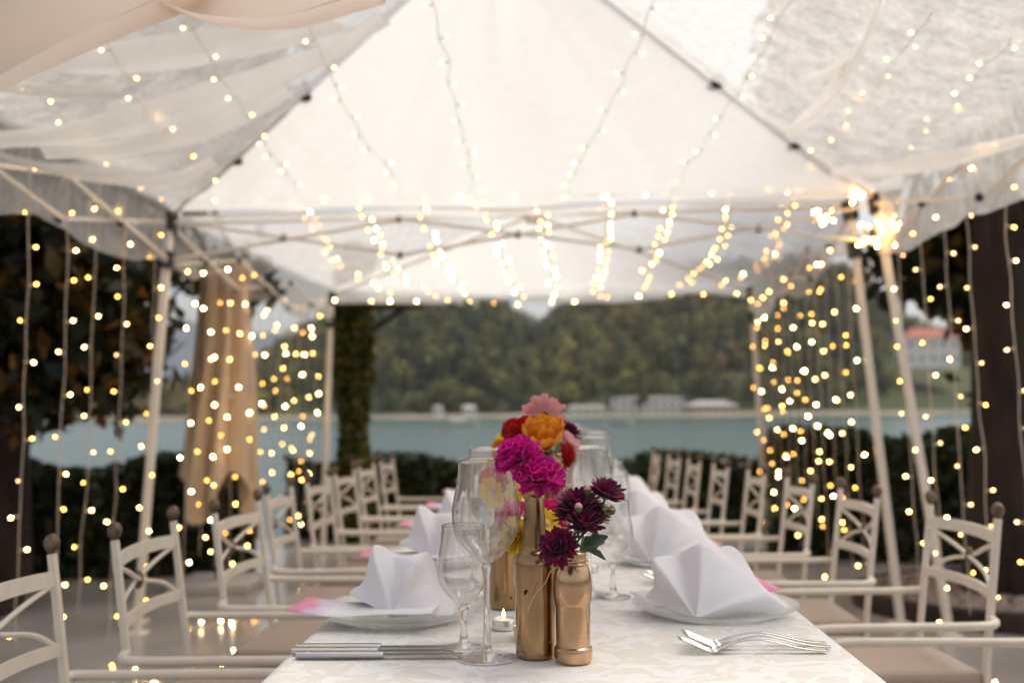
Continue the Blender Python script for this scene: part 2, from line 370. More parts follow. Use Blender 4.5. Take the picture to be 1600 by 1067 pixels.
# ------------------------------------------------------------------ ground, lake, far shore
LAKE = -1.6
b = MB().box((-9, -8, -0.4), (9, 8.9, 0)); setting(b.build('terrace', M['terrace'], smooth=False))
b = MB()
rows = []
for (y, z) in [(-400, -0.45), (8.8, -0.45), (9.6, -0.3), (10.6, -0.7), (12.5, LAKE - 0.6)]:
    rows.append([(x, y, z + 0.05 * math.sin(x * 1.7 + y)) for x in np.linspace(-300, 300, 61)])
setting(MB().grid(rows).build('ground', M['bank']))
w = MB().add([(-2500, 11, LAKE), (2500, 11, LAKE), (2500, 432, LAKE), (-2500, 432, LAKE)], [(0, 1, 2, 3)]); setting(w.build('lake_water', M['water'], smooth=False))

# the wooded hill beyond the lake: ridge line read from the photograph
SIL_X = [-900, -300, 100, 230, 300, 400, 450, 520, 600, 780, 848, 900, 1000, 1250, 1340, 1400, 1480, 1600, 1900, 2600]
SIL_Y = [610, 615, 608, 602, 592, 560, 520, 478, 452, 470, 502, 462, 424, 408, 425, 500, 530, 545, 520, 560]
def ridge_z(px): return 1.1 + (643 - np.interp(px, SIL_X, SIL_Y)) / FPX * 640 - 11
def terrain(px, Y):
    t = np.clip((Y - 440) / 200.0, 0, 1); zr = ridge_z(px)
    base = LAKE + 1.6 * np.clip((Y - 420) / 8, 0, 1)
    z = base + (zr - base) * (t ** 0.8)
    return np.where(Y > 640, zr - (Y - 640) * 0.15, z)
rows = []
for Y in [421, 424, 429, 440, 455, 470, 490, 510, 530, 550, 570, 590, 610, 630, 640, 660, 720]:
    row = []
    for px in np.linspace(-900, 2600, 141):
        X = (px - 853) / FPX * Y
        row.append((X, Y, float(terrain(px, Y)) + 1.2 * noise.noise((X * .02, Y * .02, 0))* (Y > 440)))
    rows.append(row)
setting(MB().grid(rows).build('hill', M['far_ground']))
rows = [[(x, Y + 1.5 * math.sin(x * .05), z) for x in np.linspace(-420, 420, 85)] for (Y, z) in [(412, LAKE - .5), (416, LAKE + .25), (424, LAKE + 1.2), (431, 0.12), (440, 0.25)]]
setting(MB().grid(rows).build('beach', M['beach']))
# forest
nt_ = 4200
px = rng.uniform(-500, 2250, nt_); Yt = 442 + 205 * rng.uniform(0, 1, nt_) ** 0.9
keep = ~((px > 1385) & (px < 1530) & (Yt > 440) & (Yt < 560)); px, Yt = px[keep], Yt[keep]
X = (px - 853) / FPX * Yt; Z = terrain(px, Yt); nT = len(px)
con = rng.uniform(size=nT) < 0.35; H = np.where(con, rng.uniform(11, 19, nT), rng.uniform(9, 16, nT)); Wd = np.where(con, rng.uniform(3.4, 5, nT), rng.uniform(6, 10, nT))
low = Yt < 458; H[low] *= 0.7
tint0 = np.clip(np.where(con, rng.uniform(0, .4, nT), rng.uniform(.2, .98, nT)) + 0.15 * np.sin(X * .03), 0, 1)
k = 62; d = in_ball(nT * k).reshape(nT, k, 3); u = (d[:, :, 2] + 1) / 2
shape = np.where(con[:, None], (1 - u) * 1.0 + .08, 1.0)
pos = np.empty((nT, k, 3)); pos[:, :, 0] = X[:, None] + d[:, :, 0] * Wd[:, None] * .62 * shape; pos[:, :, 1] = Yt[:, None] + d[:, :, 1] * Wd[:, None] * .62 * shape
pos[:, :, 2] = Z[:, None] + H[:, None] * (0.12 + 0.9 * u)
tint = np.repeat(tint0, k)
o = link('forest', leaf_mesh('forest', pos.reshape(-1, 3), 1.9, M['forest_leaf'], tint=tint)); setting(o, 'stuff')
tag(o, 'dense mixed wood of dark and yellowing trees covering the hill across the lake', 'forest')
# far mountain, its haze blue painted into the material
rows = []
mx_x = [-700, 100, 190, 250, 300, 360, 430, 500, 560, 700]; mx_y = [560, 505, 500, 492, 498, 512, 520, 530, 560, 640]
for t in np.linspace(0, 1, 12):
    row = []
    for p in np.linspace(-700, 700, 90):
        yy = np.interp(p, mx_x, mx_y); Y = 3600 + 500 * t; zt = 1.1 + (643 - yy) / FPX * 4100
        row.append(((p - 853) / FPX * Y, Y, LAKE + (zt - LAKE) * t + 22 * noise.noise((p * .02, t * 4, 3)) * t))
    rows.append(row)
setting(MB().grid(rows).build('mountain', M['mountain']))

def building(name, label, px0, px1, ytop, Y, depth, zb, wall, roof, rows_n, bays, rh=1.6, hip=True, over=.5):
    x0, x1 = (px0 - 853) / FPX * Y, (px1 - 853) / FPX * Y; zt = 1.1 + (643 - ytop) / FPX * Y
    t = thing(name, label, 'building', ((x0 + x1) / 2, Y, zb)); w2 = (x1 - x0) / 2; h = zt - zb - rh
    MB().box((-w2, 0, -1.5), (w2, depth, h)).build('wall', M[wall], t, smooth=False)
    i = min(depth / 2, w2 * .8) if hip else 0
    v = [(-w2 - over, -over, h), (w2 + over, -over, h), (w2 + over, depth + over, h), (-w2 - over, depth + over, h), (-w2 - over + i, depth / 2, h + rh), (w2 + over - i, depth / 2, h + rh)]
    MB().add(v, [(0, 1, 5, 4), (1, 2, 5), (2, 3, 4, 5), (3, 0, 4), (3, 2, 1, 0)]).build('roof', M[roof], t, smooth=False)
    for r in range(rows_n):
        for k in range(bays):
            cx = -w2 + (k + .5) * 2 * w2 / bays; ww = min(.7, w2 / bays * .5); cz = (r + .5) * h / rows_n
            f = MB().box((cx - ww - .12, -.1, cz - .95), (cx + ww + .12, .05, cz + .95)).build('window', M['house_white'], t, smooth=False)
            MB().box((cx - ww, -.16, cz - .83), (cx + ww, -.08, cz + .83)).build('pane', M['window_dark'], f, smooth=False)
    return t
building('hotel', 'long white lakeside building with flat grey roof on the far shore', 955, 1066, 621, 434, 14, 0.3, 'house_white', 'roof_grey', 2, 9, .8)
building('boathouse', 'low pinkish boathouse with grey roof beside the long white building', 1072, 1148, 628, 431, 12, 0.3, 'house_pink', 'roof_grey', 1, 6, 2.6, over=1.2)
building('villa', 'white house with red hipped roof on the wooded slope', 1408, 1492, 518, 470, 15, 21.0, 'house_white', 'roof_red', 2, 5, 5.0, over=.8)
building('beach_hut', 'small white beach hut beside the yellow-green lakeside bushes', 676, 690, 632, 428, 3, 0.15, 'house_white', 'roof_grey', 1, 1, .9)
building('bath_house', 'cream single-storey bath house on the far beach', 884, 948, 634, 430, 6, 0.2, 'house_white', 'roof_grey', 1, 5, 1.2)
building('kiosk', 'little white kiosk with pale roof on the far beach', 722, 742, 633, 428, 3, 0.15, 'house_white', 'house_white', 1, 2, .8)
def boat(px, py, length, label, cabin):
    g = onz(px, py, LAKE); t = thing('motor_boat', label, 'boat', g, R(6), 'boats on the lake')
    rows = []
    for s in np.linspace(-1, 1, 13):
        wd = .95 * (1 - max(0, s) ** 2.4) + .02; rows.append([(s * length / 2, y * wd, z) for (y, z) in [(-1, .75 + .2 * max(0, s)), (-.8, .1), (0, -.25), (.8, .1), (1, .75 + .2 * max(0, s))]])
    MB().grid(rows).build('hull', M['boat_hull'], t)
    MB().box((-length * .48, -.8, .55), (length * .3, .8, .62)).build('deck', M['wood_dark'], t, smooth=False)
    if cabin: bevel(MB().box((-length * .2, -.65, .6), (length * .18, .65, 1.5)).build('cabin', M['boat_hull'], t, smooth=False), .15)
boat(716, 666, 8.0, 'white motor boat moored off the beach hut', True)
boat(968, 664, 5.0, 'small open white boat off the bath house', False)

# bright lakeside trees on the shore
def simple_tree(name, label, cat, loc, h, spread, nleaf, size, mat_, crown_c, trunk_r, group=None, blobs=9, flat=.75, down=.2):
    t = thing(name, label, cat, loc, 0, group)
    tr = cat_rom([(0, 0, -.1), (.03 * h * .2, 0, h * .3), (-.02 * h * .2, .02, h * .6), (0, 0, h * .8)], 5)
    mb = MB().tube(tr, [trunk_r * (1.25 - .95 * i / (len(tr) - 1)) for i in range(len(tr))], 10)
    cs = []
    for i in range(blobs):
        a = 2 * math.pi * i / blobs + random.uniform(-.3, .3); rr = spread * random.uniform(.35, .75)
        c = Vector((crown_c[0] + rr * math.cos(a), crown_c[1] + rr * math.sin(a), crown_c[2] + random.uniform(-.35, .4) * spread)); cs.append(c)
        s = tr[int(len(tr) * random.uniform(.4, .9))]
        mb.tube(cat_rom([s, (s + c) * .5 + Vector((0, 0, .15 * spread)), c], 4), [trunk_r * .4 * (1 - .8 * q / 8) for q in range(9)], 6)
    mb.build('trunk', M['bark'], t)
    pts = np.concatenate([in_ball(nleaf // blobs) * np.array([spread * .5, spread * .5, spread * .5 * flat]) + np.array(c) for c in cs])
    link('crown', leaf_mesh('crown', pts, size, M[mat_], down=down), t)
    return t
for i, (p, hh, lb) in enumerate([(655, 5, 'round yellow-green bush tree left of the beach hut'), (700, 6, 'yellow-green tree between beach hut and kiosk'), (760, 6.5, 'yellow-green tree right of the kiosk'), (1000, 8, 'slim yellowing tree before the long white building')]):
    Y = 437 if p != 1000 else 426; simple_tree('shore_tree', lb, 'tree', ((p - 853) / FPX * Y, Y, .2), hh, hh * (.75 if p != 1000 else .35), 900, .8, 'ivy_leaf', (0, 0, hh * .62), .25, 'trees along the far shore')

# ------------------------------------------------------------------ hedges, trees, post, parasol
def hedge(label, pts, w, h, n):
    t = thing('hedge', label, 'hedge', (0, 0, 0), 0, 'clipped hedges round the terrace')
    ps = []; L = cat_rom([(x, y, 0) for x, y in pts], 10)
    core = MB()
    for a, b_ in zip(L[:-1], L[1:]):
        dv = (b_ - a); nn = Vector((-dv.y, dv.x, 0)).normalized(); k = max(1, int(n / (len(L) - 1)))
        tt = rng.uniform(0, 1, k); ss = rng.uniform(-1, 1, k); zz = rng.uniform(0.02, 1, k)
        ed = rng.uniform(size=k) < .6; ss = np.where(ed, np.sign(ss) * rng.uniform(.8, 1.1, k), ss); zz = np.where(~ed, rng.uniform(.85, 1.08, k), zz)
        p = np.array(a)[None] + tt[:, None] * np.array(dv)[None] + ss[:, None] * np.array(nn)[None] * w / 2; p[:, 2] = zz * h + .05 * np.sin(p[:, 0] * 5 + p[:, 1] * 3) * zz; ps.append(p)
    rows = []
    for i, a in enumerate(L):
        dv = L[min(i + 1, len(L) - 1)] - L[max(i - 1, 0)]; nn = Vector((-dv.y, dv.x, 0)).normalized() * w * .42
        rows.append([tuple(a - nn), tuple(a - nn + Vector((0, 0, h * .9))), tuple(a + nn + Vector((0, 0, h * .9))), tuple(a + nn)])
    core.grid(rows).build('branches', M['bark'], t)
    link('foliage', leaf_mesh('foliage', np.concatenate(ps), .055, M['hedge_leaf']), t)
hedge('dark clipped hedge behind the folded beige parasol', [(-7.5, 6.7), (-5, 6.9), (-3, 7.05), (-2.15, 7.3)], .6, .70, 22000)
hedge('dark clipped hedge past the far end of the table, facing the lake', [(-2.3, 9.1), (0, 8.95), (2.4, 9.0)], .6, .63, 16000)
hedge('dark clipped hedge beside the big tree trunk in the gravel bed', [(1.75, 7.9), (3, 7.5), (5, 7.3), (7.5, 7.2)], .6, .84, 20000)

def big_tree(label, base, r, h, lean, clumps, nleaf, size):
    t = thing('chestnut_tree', label, 'tree', base)
    tr = cat_rom([(0, 0, -.05), (lean * .2, 0, h * .3), (lean * .6, .05, h * .65), (lean, .1, h)], 6)
    rad = [r * (1.35 - .35 * min(1, i / 4)) * (1 - .55 * i / (len(tr) - 1)) for i in range(len(tr))]
    MB().tube(tr, rad, 14).build('trunk', M['bark'], t)
    lm = MB(); ps = []
    for (c, rad_) in clumps:
        c = Vector(c) - Vector(base); s = tr[random.randrange(len(tr) // 2, len(tr))]
        lm.tube(cat_rom([s, (s + c) * .5 + Vector((0, 0, .3)), c], 5), [.07 * (1 - .08 * q) for q in range(11)], 6)
        k = int(nleaf * rad_[0] * rad_[2]); q = in_ball(k) * np.array(rad_)
        # gather the leaves into twigs so that gaps show
        k = k * (2 if c.z > 2.8 else 1); tw = in_ball(max(6, k // 14)) * np.array(rad_); q = tw[rng.integers(0, len(tw), k)] + rng.normal(size=(k, 3)) * .10
        ps.append(q + np.array(c))
    lm.build('limbs', M['bark'], t)
    link('crown', leaf_mesh('crown', np.concatenate(ps), size, M['autumn_leaf'], long=1.9, down=.7), t)
    return t
TL = P(4, 900, 6.3); TL.z = 0
big_tree('dark tree with browning leaves drooping over the hedge by the parasol', TL, .14, 4.4, .2,
  [(P(30, 470, 5.7), (.75, .5, .5)), (P(110, 500, 5.8), (.5, .4, .5)), (P(60, 560, 5.8), (.6, .4, .35)), (P(150, 560, 6.0), (.32, .3, .3)), (P(0, 380, 5.8), (.9, .6, .5)), (P(130, 400, 6.0), (.6, .5, .4)),
   (P(190, 430, 6.4), (.25, .25, .3)), (P(-120, 500, 6), (.7, .6, .6)), ((-3.1, 5.0, 3.4), (1.3, 1.5, .7)), ((-2.9, 3.4, 3.5), (1.2, 1.3, .7)), ((-4.0, 6.6, 4.2), (1.2, 1.2, .9)), ((-3.2, 7.0, 3.4), (1.3, 1.2, .8)), ((-2.7, 6.3, 3.3), (.9, .9, .5)), ((-4.3, 6, 3.2), (1.0, 1, .8)), ((-3.4, 8.2, 4.4), (1.3, 1.2, .8)),
   (P(345, 432, 6.9), (.28, .25, .10)), (P(300, 425, 6.9), (.2, .2, .08)), (P(390, 455, 6.9), (.10, .1, .10))], 3600, .085)
TR = Vector((P(1572, 960, 5.75).x, 5.75, 0))
big_tree('big dark tree trunk rising from the raised gravel bed', TR, .19, 4.6, .15,
  [(P(1560, 370, 6.3), (.7, .5, .35)), (P(1470, 400, 6.4), (.45, .4, .28)), (P(1600, 440, 6.6), (.5, .5, .4)), (P(1520, 470, 6.6), (.18, .3, .25)), (P(1400, 400, 6.5), (.22, .3, .16)),
   ((3.6, 4.6, 3.3), (.9, 1.0, .6)), ((3.3, 6.4, 4.0), (1.4, 1.4, .9)), ((2.5, 6.3, 3.4), (.9, 1, .6)), ((3.0, 7.6, 4.0), (1.3, 1.2, .9)), ((2.4, 7.7, 3.5), (.7, .8, .5)), (P(1640, 560, 6.4), (.35, .4, .8))], 3000, .085)
# gravel beds round the trunks
def gravel_bed(label, c, rx, ry, n):
    t = thing('gravel_bed', label, 'gravel bed', (c[0], c[1], 0))
    rows = [[(math.cos(a) * rx * s, math.sin(a) * ry * s, z) for a in np.linspace(0, 2 * math.pi, 49)] for (s, z) in [(1.04, -.01), (1.04, .09), (.97, .10), (.96, .04), (.5, .07), (.01, .08)]]
    MB().grid(rows).build('kerb', M['bark'], t)
    st = MB().ball((0, 0, 0), .022, 6, 4, (1.2, .9, .7)); mb = MB()
    for i in range(n):
        a = random.uniform(0, 2 * math.pi); s = math.sqrt(random.uniform(0, .9)); k = random.uniform(.6, 1.4)
        mb.add([(v[0] * k + math.cos(a) * rx * s, v[1] * k + math.sin(a) * ry * s, v[2] * k + .08) for v in st.v], st.f)
    g = mb.build('stones', M['gravel'], t); g['kind'] = 'stuff'
gravel_bed('raised round gravel bed at the foot of the big trunk', (TR.x + .15, TR.y - .05), .95, .75, 1500)
gravel_bed('dark gravel bed below the browning tree', (TL.x - .35, TL.y - .75), .8, .6, 1000)

# ivy-clad post
IP = Vector((P(566, 700, 9.0).x - .0, 8.6, 0))
t = thing('ivy_post', 'tall wooden post thickly covered with ivy by the lake hedge', 'post', IP)
MB().tube([(0, 0, -.05), (0, 0, 2.6)], .07, 8).build('post', M['wood_dark'], t)
MB().box((-.08, -.05, 2.0), (.62, .05, 2.09)).build('crossbeam', M['wood_dark'], t, smooth=False)
MB().tube([(.03, 0, 1.72), (.45, 0, 2.02)], .03, 6).build('brace', M['wood_dark'], t)
a = rng.uniform(0, 2 * math.pi, 5200); z = rng.uniform(0, 2.55, 5200); rr = .075 + .075 * rng.uniform(0, 1, 5200) + .03 * np.sin(z * 5) + .035 * (z > 1.7) * (z - 1.7) * 2
link('ivy', leaf_mesh('ivy', np.stack([rr * np.cos(a), rr * np.sin(a), z], 1), .06, M['ivy_leaf']), t)

# folded parasol
PB = Vector((P(345, 800, 6.35).x, 6.35, 0))
t = thing('parasol', 'folded beige parasol standing before the hedge', 'parasol', PB)
MB().tube([(0, 0, 0), (0, 0, 2.15)], .024, 10).build('pole', M['wood_dark'], t)
bevel(MB().box((-.25, -.25, 0), (.25, .25, .06)).build('base', M['roof_grey'], t, smooth=False), .01)
rows = []
for i in range(26):
    s = i / 25; row = []
    for j in range(97):
        a = 2 * math.pi * j / 96
        pl = abs(math.sin(a * 4 + .6 * s)) ** .7; rad = (.125 + .125 * s ** .8) * (.5 + .5 * pl) + .01 * math.sin(a * 11 + s * 6)
        z = 2.10 - 1.52 * s - (.16 * (math.sin(a * 3 + 1) ) * s ** 6)
        row.append((rad * math.cos(a) + .015 * math.sin(s * 5), rad * math.sin(a), z))
    rows.append(row)
o = MB().grid(rows).build('canopy', M['parasol'], t)
MB().tube([(.17 * math.cos(q), .17 * math.sin(q), 1.22 + .02 * math.sin(q)) for q in np.linspace(0, 2 * math.pi, 25)], .012, 6).build('tie_strap', M['parasol'], t)

# ------------------------------------------------------------------ tents
NEAR = {'LB': (Vector((-2.08, 5.05, 0)), Vector((-1.945, 5.05, 2.12))), 'RB': (Vector((1.94, 4.98, 0)), Vector((1.66, 4.98, 2.14))),
        'LF': (Vector((-2.08, 1.70, 0)), Vector((-1.98, 1.70, 2.12))), 'RF': (Vector((1.86, 1.70, 0)), Vector((1.68, 1.70, 2.14)))}
FAR = {'LB': (Vector((-1.80, 8.0, 0)), Vector((-1.74, 8.0, 2.05))), 'RB': (Vector((1.73, 8.0, 0)), Vector((1.65, 8.0, 2.05))),
       'LF': (Vector((-2.19, 5.32, 0)), Vector((-2.045, 5.32, 2.14))), 'RF': (Vector((1.80, 5.25, 0)), Vector((1.61, 5.25, 2.16)))}
def tent(label, C, peak, seed, drop, trusses, joints=True):
    t = thing('gazebo', label, 'gazebo', (0, 0, 0), 0, 'pop-up gazebos over the table')
    for k in ('LB', 'RB', 'LF', 'RF'):
        b0, b1 = C[k]
        p = MB().tube([b0, b1], .026, 4).build('leg', M['pole'], t, smooth=False); bevel(p, .004)
        d = (b1 - b0).normalized()
        MB().tube([b1 - d * .07, b1 + d * .03], .043, 6).build('top_bracket', M['black_plastic'], p, smooth=False)
        q = b0.lerp(b1, .895); MB().tube([q - d * .045, q + d * .045], .040, 6).build('slider', M['black_plastic'], p, smooth=False)
        MB().box((b0.x - .05, b0.y - .05, 0), (b0.x + .05, b0.y + .05, .008)).build('foot_plate', M['pole'], p, smooth=False)
        # hip bar with its two joints
        h = MB().tube([b1, peak], .0095, 6).build('hip_bar', M['pole'], t)
        for f in ((.27, .5) if joints else ()):
            c = b1.lerp(peak, f); MB().ball(c - Vector((0, 0, .02)), .034, 10, 6).build('joint', M['black_plastic'], h)
    MB().lathe([(0, -.06), (.05, -.05), (.06, 0), (.04, .05), (0, .06)], 12, peak).build('peak_hub', M['black_plastic' if joints else 'pole'], t)
    for (ka, kb) in trusses:
        A, B = C[ka], C[kb]
        a1, b1 = A[1] - Vector((0, 0, .02)), B[1] - Vector((0, 0, .02)); a0 = A[0].lerp(A[1], .895); b0_ = B[0].lerp(B[1], .895)
        top = lambda u: a1.lerp(b1, u); bot = lambda u: a0.lerp(b0_, u)
        tk, bk = [top(0), top(1 / 3) - Vector((0, 0, .02)), top(2 / 3) - Vector((0, 0, .02)), top(1)], [bot(0), bot(1 / 3), bot(2 / 3), bot(1)]
        out_ = Vector((b1.y - a1.y, a1.x - b1.x, 0)).normalized() * .012
        for i in range(3):
            g = MB().tube([tk[i] + out_, bk[i + 1] + out_], .0105, 4).build('truss_bar', M['pole'], t, smooth=False)
            MB().tube([bk[i] - out_, tk[i + 1] - out_], .0105, 4).build('truss_bar', M['pole'], t, smooth=False)
            MB().ball((tk[i] + bk[i + 1]) * .5, .021, 8, 6).build('pivot', M['black_plastic'], g)
            if i < 2:
                for q in (tk[i + 1], bk[i + 1]): MB().ball(q, .019, 8, 6).build('end_joint', M['black_plastic'], g)
    # fleece roof: four sagging slopes with a hanging scalloped edge
    rf = MB(); sd = seed
    for si, (ka, kb) in enumerate((('LB', 'RB'), ('RB', 'RF'), ('RF', 'LF'), ('LF', 'LB'))):
        A, B = C[ka][1] + Vector((0, 0, .045)), C[kb][1] + Vector((0, 0, .045)); K = peak + Vector((0, 0, .05))
        cen = (C['LB'][1] + C['RF'][1]) * .5; rows = []; N = 64
        nrm = (B - A).cross(K - A).normalized(); nrm = -nrm if nrm.z < 0 else nrm
        for i in range(27):
            tt = i / 26; row = []
            for j in range(N + 1):
                u = j / N; e = A.lerp(B, u); p = K.lerp(e, tt)
                s = math.sin(math.pi * u)
                sag = .05 * s * math.sin(math.pi * min(1, tt * 1.0)) + .015 * noise.noise((u * 7 + sd, tt * 3, si)) * s + .045 * abs(noise.noise((u * 13, tt * 1.2 + sd, si + 5))) * s * tt * (1 if si % 2 else .35)
                hang = .085 * min(1, (1 - tt) / .14) if joints else 0
                p = p - nrm * sag - Vector((0, 0, hang)); row.append(p)
            rows.append(row)
        outw = (A.lerp(B, .5) - cen); outw.z = 0; outw.normalize()
        for i in range(1, 9):
            tt = i / 8; row = []
            for j in range(N + 1):
                u = j / N; e = rows[26][j]
                dd = drop[si][0] + drop[si][1] * abs(math.sin(math.pi * (u * drop[si][2] + .13 * sd))) + .03 * noise.noise((u * 5 + sd, si, 2))
                row.append(e + outw * (.05 * math.sin(tt * 2.2) * math.sin(math.pi * u) + .03 * tt * noise.noise((u * 14 + sd, tt, si + 9))) - Vector((0, 0, dd * tt)))
            rows.append(row)
        rf.grid(rows, si % 2)
    rf.build('fleece_roof', [M['roof_cloth'], M['fleece']], t)
    return t
PK1 = Vector((-.15, 3.5, 2.93)); PK2 = Vector((-.08, 6.65, 2.42))
tn = tent('white gazebo draped with thin fleece, pitched over the gold bottles', NEAR, PK1, 1, [(.012, .01, 3), (.30, .05, 3), (.10, .05, 3), (.27, .07, 3)], (('LB', 'RB'), ('LF', 'LB'), ('RF', 'RB'), ('LF', 'RF')))
tf = tent('white gazebo draped with thin fleece, pitched over the lake end of the table', FAR, PK2, 2, [(.07, .05, 2.0), (.22, .10, 2), (.012, .01, 3), (.20, .10, 3)], (('LF', 'LB'), ('RF', 'RB')), False)
# loose folds of a second layer hanging below the slope on the parasol side
nL = (NEAR['LB'][1] - NEAR['LF'][1]).cross(PK1 - NEAR['LF'][1]).normalized(); nL = nL if nL.z > 0 else -nL
pL = NEAR['LF'][1] + Vector((0, 0, .045))
def fold(name, slope, up, lo, sag, parent):
    p0, nn = slope; rows = []; U = cat_rom([onplane(x, y, p0 - nn * .15, nn) for x, y in up], 8); Lw = cat_rom([onplane(x, y, p0 - nn * .15, nn) for x, y in lo], 8)
    for i in range(9):
        s = i / 8; rows.append([tuple(a.lerp(b_, s) - nn * (sag * math.sin(math.pi * s) * (.4 + .6 * math.sin(math.pi * k / (len(U) - 1))) + .01 * math.sin(s * 14 + k * .3))) for k, (a, b_) in enumerate(zip(U, Lw))])
    MB().grid(rows).build(name, M['fleece_fold'], parent)
SL = (pL, nL)
fold('fleece_fold', SL, [(20, 92), (160, 66), (330, 50), (520, 30)], [(30, 104), (180, 110), (360, 88), (560, 44)], .05, tn)
fold('fleece_fold', SL, [(-30, 120), (80, 128), (190, 140)], [(-30, 136), (80, 146), (190, 152)], .03, tn)
fold('fleece_fold', SL, [(-40, 206), (120, 186), (300, 140), (470, 80), (590, 20)], [(-40, 232), (140, 216), (320, 176), (480, 112), (610, 34)], .05, tn)
fold('fleece_fold', SL, [(60, 226), (200, 212), (330, 176), (440, 128)], [(70, 246), (210, 236), (350, 206), (460, 146)], .04, tn)
fold('fleece_fold', SL, [(-40, 224), (60, 250), (150, 262), (260, 268), (330, 244)], [(-40, 236), (60, 262), (150, 280), (270, 290), (340, 258)], .03, tn)
nR = (NEAR['RB'][1] - NEAR['RF'][1]).cross(PK1 - NEAR['RF'][1]).normalized(); nR = nR if nR.z > 0 else -nR
SR = (NEAR['RF'][1] + Vector((0, 0, .045)), nR)
fold('fleece_fold', SR, [(1372, -10), (1345, 60), (1312, 110), (1270, 160), (1225, 205)], [(1388, -10), (1358, 70), (1326, 130), (1284, 182), (1240, 212)], .05, tn)
fold('fleece_fold', SR, [(1250, 118), (1290, 105), (1326, 88)], [(1256, 132), (1292, 120), (1332, 104)], .03, tn)
fold('fleece_fold', SR, [(1640, 196), (1560, 216), (1440, 246), (1300, 262)], [(1640, 214), (1560, 232), (1440, 262), (1300, 276)], .04, tn)
# beige drapes at the entrance of the near gazebo
def drape(label, top, low, Yt, Yl, sag):
    U = cat_rom([P(x, y, Yt[i]) for i, (x, y) in enumerate(top)], 10); Lw = cat_rom([P(x, y, Yl[i]) for i, (x, y) in enumerate(low)], 10); rows = []
    for i in range(17):
        s = i / 16; rows.append([tuple(a.lerp(b_, s) + Vector((0, .05 * math.sin(s * 9 + k * .12) + .12 * math.sin(math.pi * s), -sag * math.sin(math.pi * s) * .5))) for k, (a, b_) in enumerate(zip(U, Lw))])
    return tag(MB().grid(rows).build('entrance_drape', M['swag']), label, 'drape')
drape('broad beige cloth drape slanting across the gazebo entrance', [(-260, -120), (0, -160), (200, -170), (330, -140)], [(-260, 250), (-20, 148), (140, 66), (292, -18)], [2.0] * 4, [1.75, 1.9, 2.0, 2.1], .08)
drape('short beige cloth swag hanging from the gazebo entrance', [(250, -120), (370, -130), (480, -130), (600, -120)], [(236, -6), (330, 34), (440, 40), (566, -8)], [2.1] * 4, [2.05] * 4, .06)

# ------------------------------------------------------------------ fairy lights
def bulb_mesh(mat_, nm):
    mb = MB().lathe([(0, 0), (.0022, .001), (.0027, .004), (.0034, .022), (.0036, .026)], 7)
    mb.lathe([(.0036, .026), (.0041, .0285), (.0041, .032), (.0028, .035), (0, .0365)], 8, mi=1)
    return mb.mesh(nm, [M['bulb_body'], mat_])
BUL = [bulb_mesh(M['bulb_bright'], 'bulb'), bulb_mesh(M['bulb_mid'], 'bulb'), bulb_mesh(M['bulb_dim'], 'bulb'), bulb_mesh(M['bulb_faint'], 'bulb'), bulb_mesh(M['bulb_bundle'], 'bulb')]
def light_string(label, pts, spacing, group, weights=(.5, .25, .25), r=.0020, wob=.012, phase=None, updown=.3, cat='fairy lights'):
    pts = [Vector(p) for p in pts]; seg = [(b_ - a).length for a, b_ in zip(pts[:-1], pts[1:])]; L = sum(seg)
    def at(s):
        for a, b_, q in zip(pts[:-1], pts[1:], seg):
            if s <= q or b_ is pts[-1]: return a.lerp(b_, min(1, s / q))
            s -= q
    sd = random.uniform(0, 99); org = pts[0]
    t = thing('fairy_light_string', label, cat, org, 0, group); n = max(6, int(L / .05)); wp = []
    def wobv(s): return Vector((noise.noise((s * 5, sd, 0)), noise.noise((s * 5, sd, 7)), noise.noise((s * 5, sd, 3)) * .5)) * wob
    wp = [at(L * i / n) + wobv(L * i / n) - org for i in range(n + 1)]
    MB().tube(wp, r, 5).build('wire', M['wire'], t)
    s = spacing * (random.uniform(.2, .9) if phase is None else phase); side = random.choice((-1, 1))
    while s < L:
        p = at(s) + wobv(s) - org; a = random.uniform(-.9, .9) + (0 if side > 0 else math.pi); side = -side if random.random() < .7 else side
        d = Vector((math.cos(a), math.sin(a) * .8, random.uniform(-.35, updown)))
        q = d.to_track_quat('Z', 'Y').to_matrix().to_4x4(); q.translation = p
        link('bulb', BUL[random.choices(range(len(weights)), weights)[0]], t, mw=q)
        s += spacing * random.uniform(.82, 1.18)
    return t
GC = 'fairy light curtain strings'
# drops along the sides of the near gazebo (depth from the gazebo's eave line)
for i, (px, yb) in enumerate([(232, 985), (182, 1010), (138, 960), (88, 1000), (22, 1010)]):
    X = -1.95; Y = X * FPX / (px - 853); tp = Vector((X, Y, 2.12)); bt = Vector((X - .03 + random.uniform(-.03, .03), Y, max(.06, P(px, yb, Y).z)))
    light_string(f'dangling fairy light string on the parasol side, {ORD[i]} from the tent legs towards the entrance', [tp, tp.lerp(bt, .35) + Vector((.01, 0, 0)), bt], .15, GC, (.0, .45, .4, .15))
for i, (px, yb) in enumerate([(1400, 930), (1436, 1000), (1472, 960), (1507, 985), (1566, 1040)]):
    X = 1.66; Y = X * FPX / (px - 853); tp = Vector((X, Y, 2.12)); bt = Vector((X + .05, Y, max(.06, P(px, yb, Y).z)))
    light_string(f'dangling fairy light string on the trunk side, {ORD[i]} from the tent legs towards the entrance', [tp, tp.lerp(bt, .35), bt], .15, GC, (0, .35, .3, .35))
for i in range(12):
    Y = 5.42 + i * .225; X = -1.95 + .12 * (i / 11); tp = Vector((X, Y, 2.03)); bt = Vector((X - .04, Y + .02, random.uniform(.08, .5)))
    light_string(f'dangling fairy light string on the parasol side, {ORD[i]} from the tent legs towards the lake', [tp, bt], .17, GC, (.3, .35, .35))
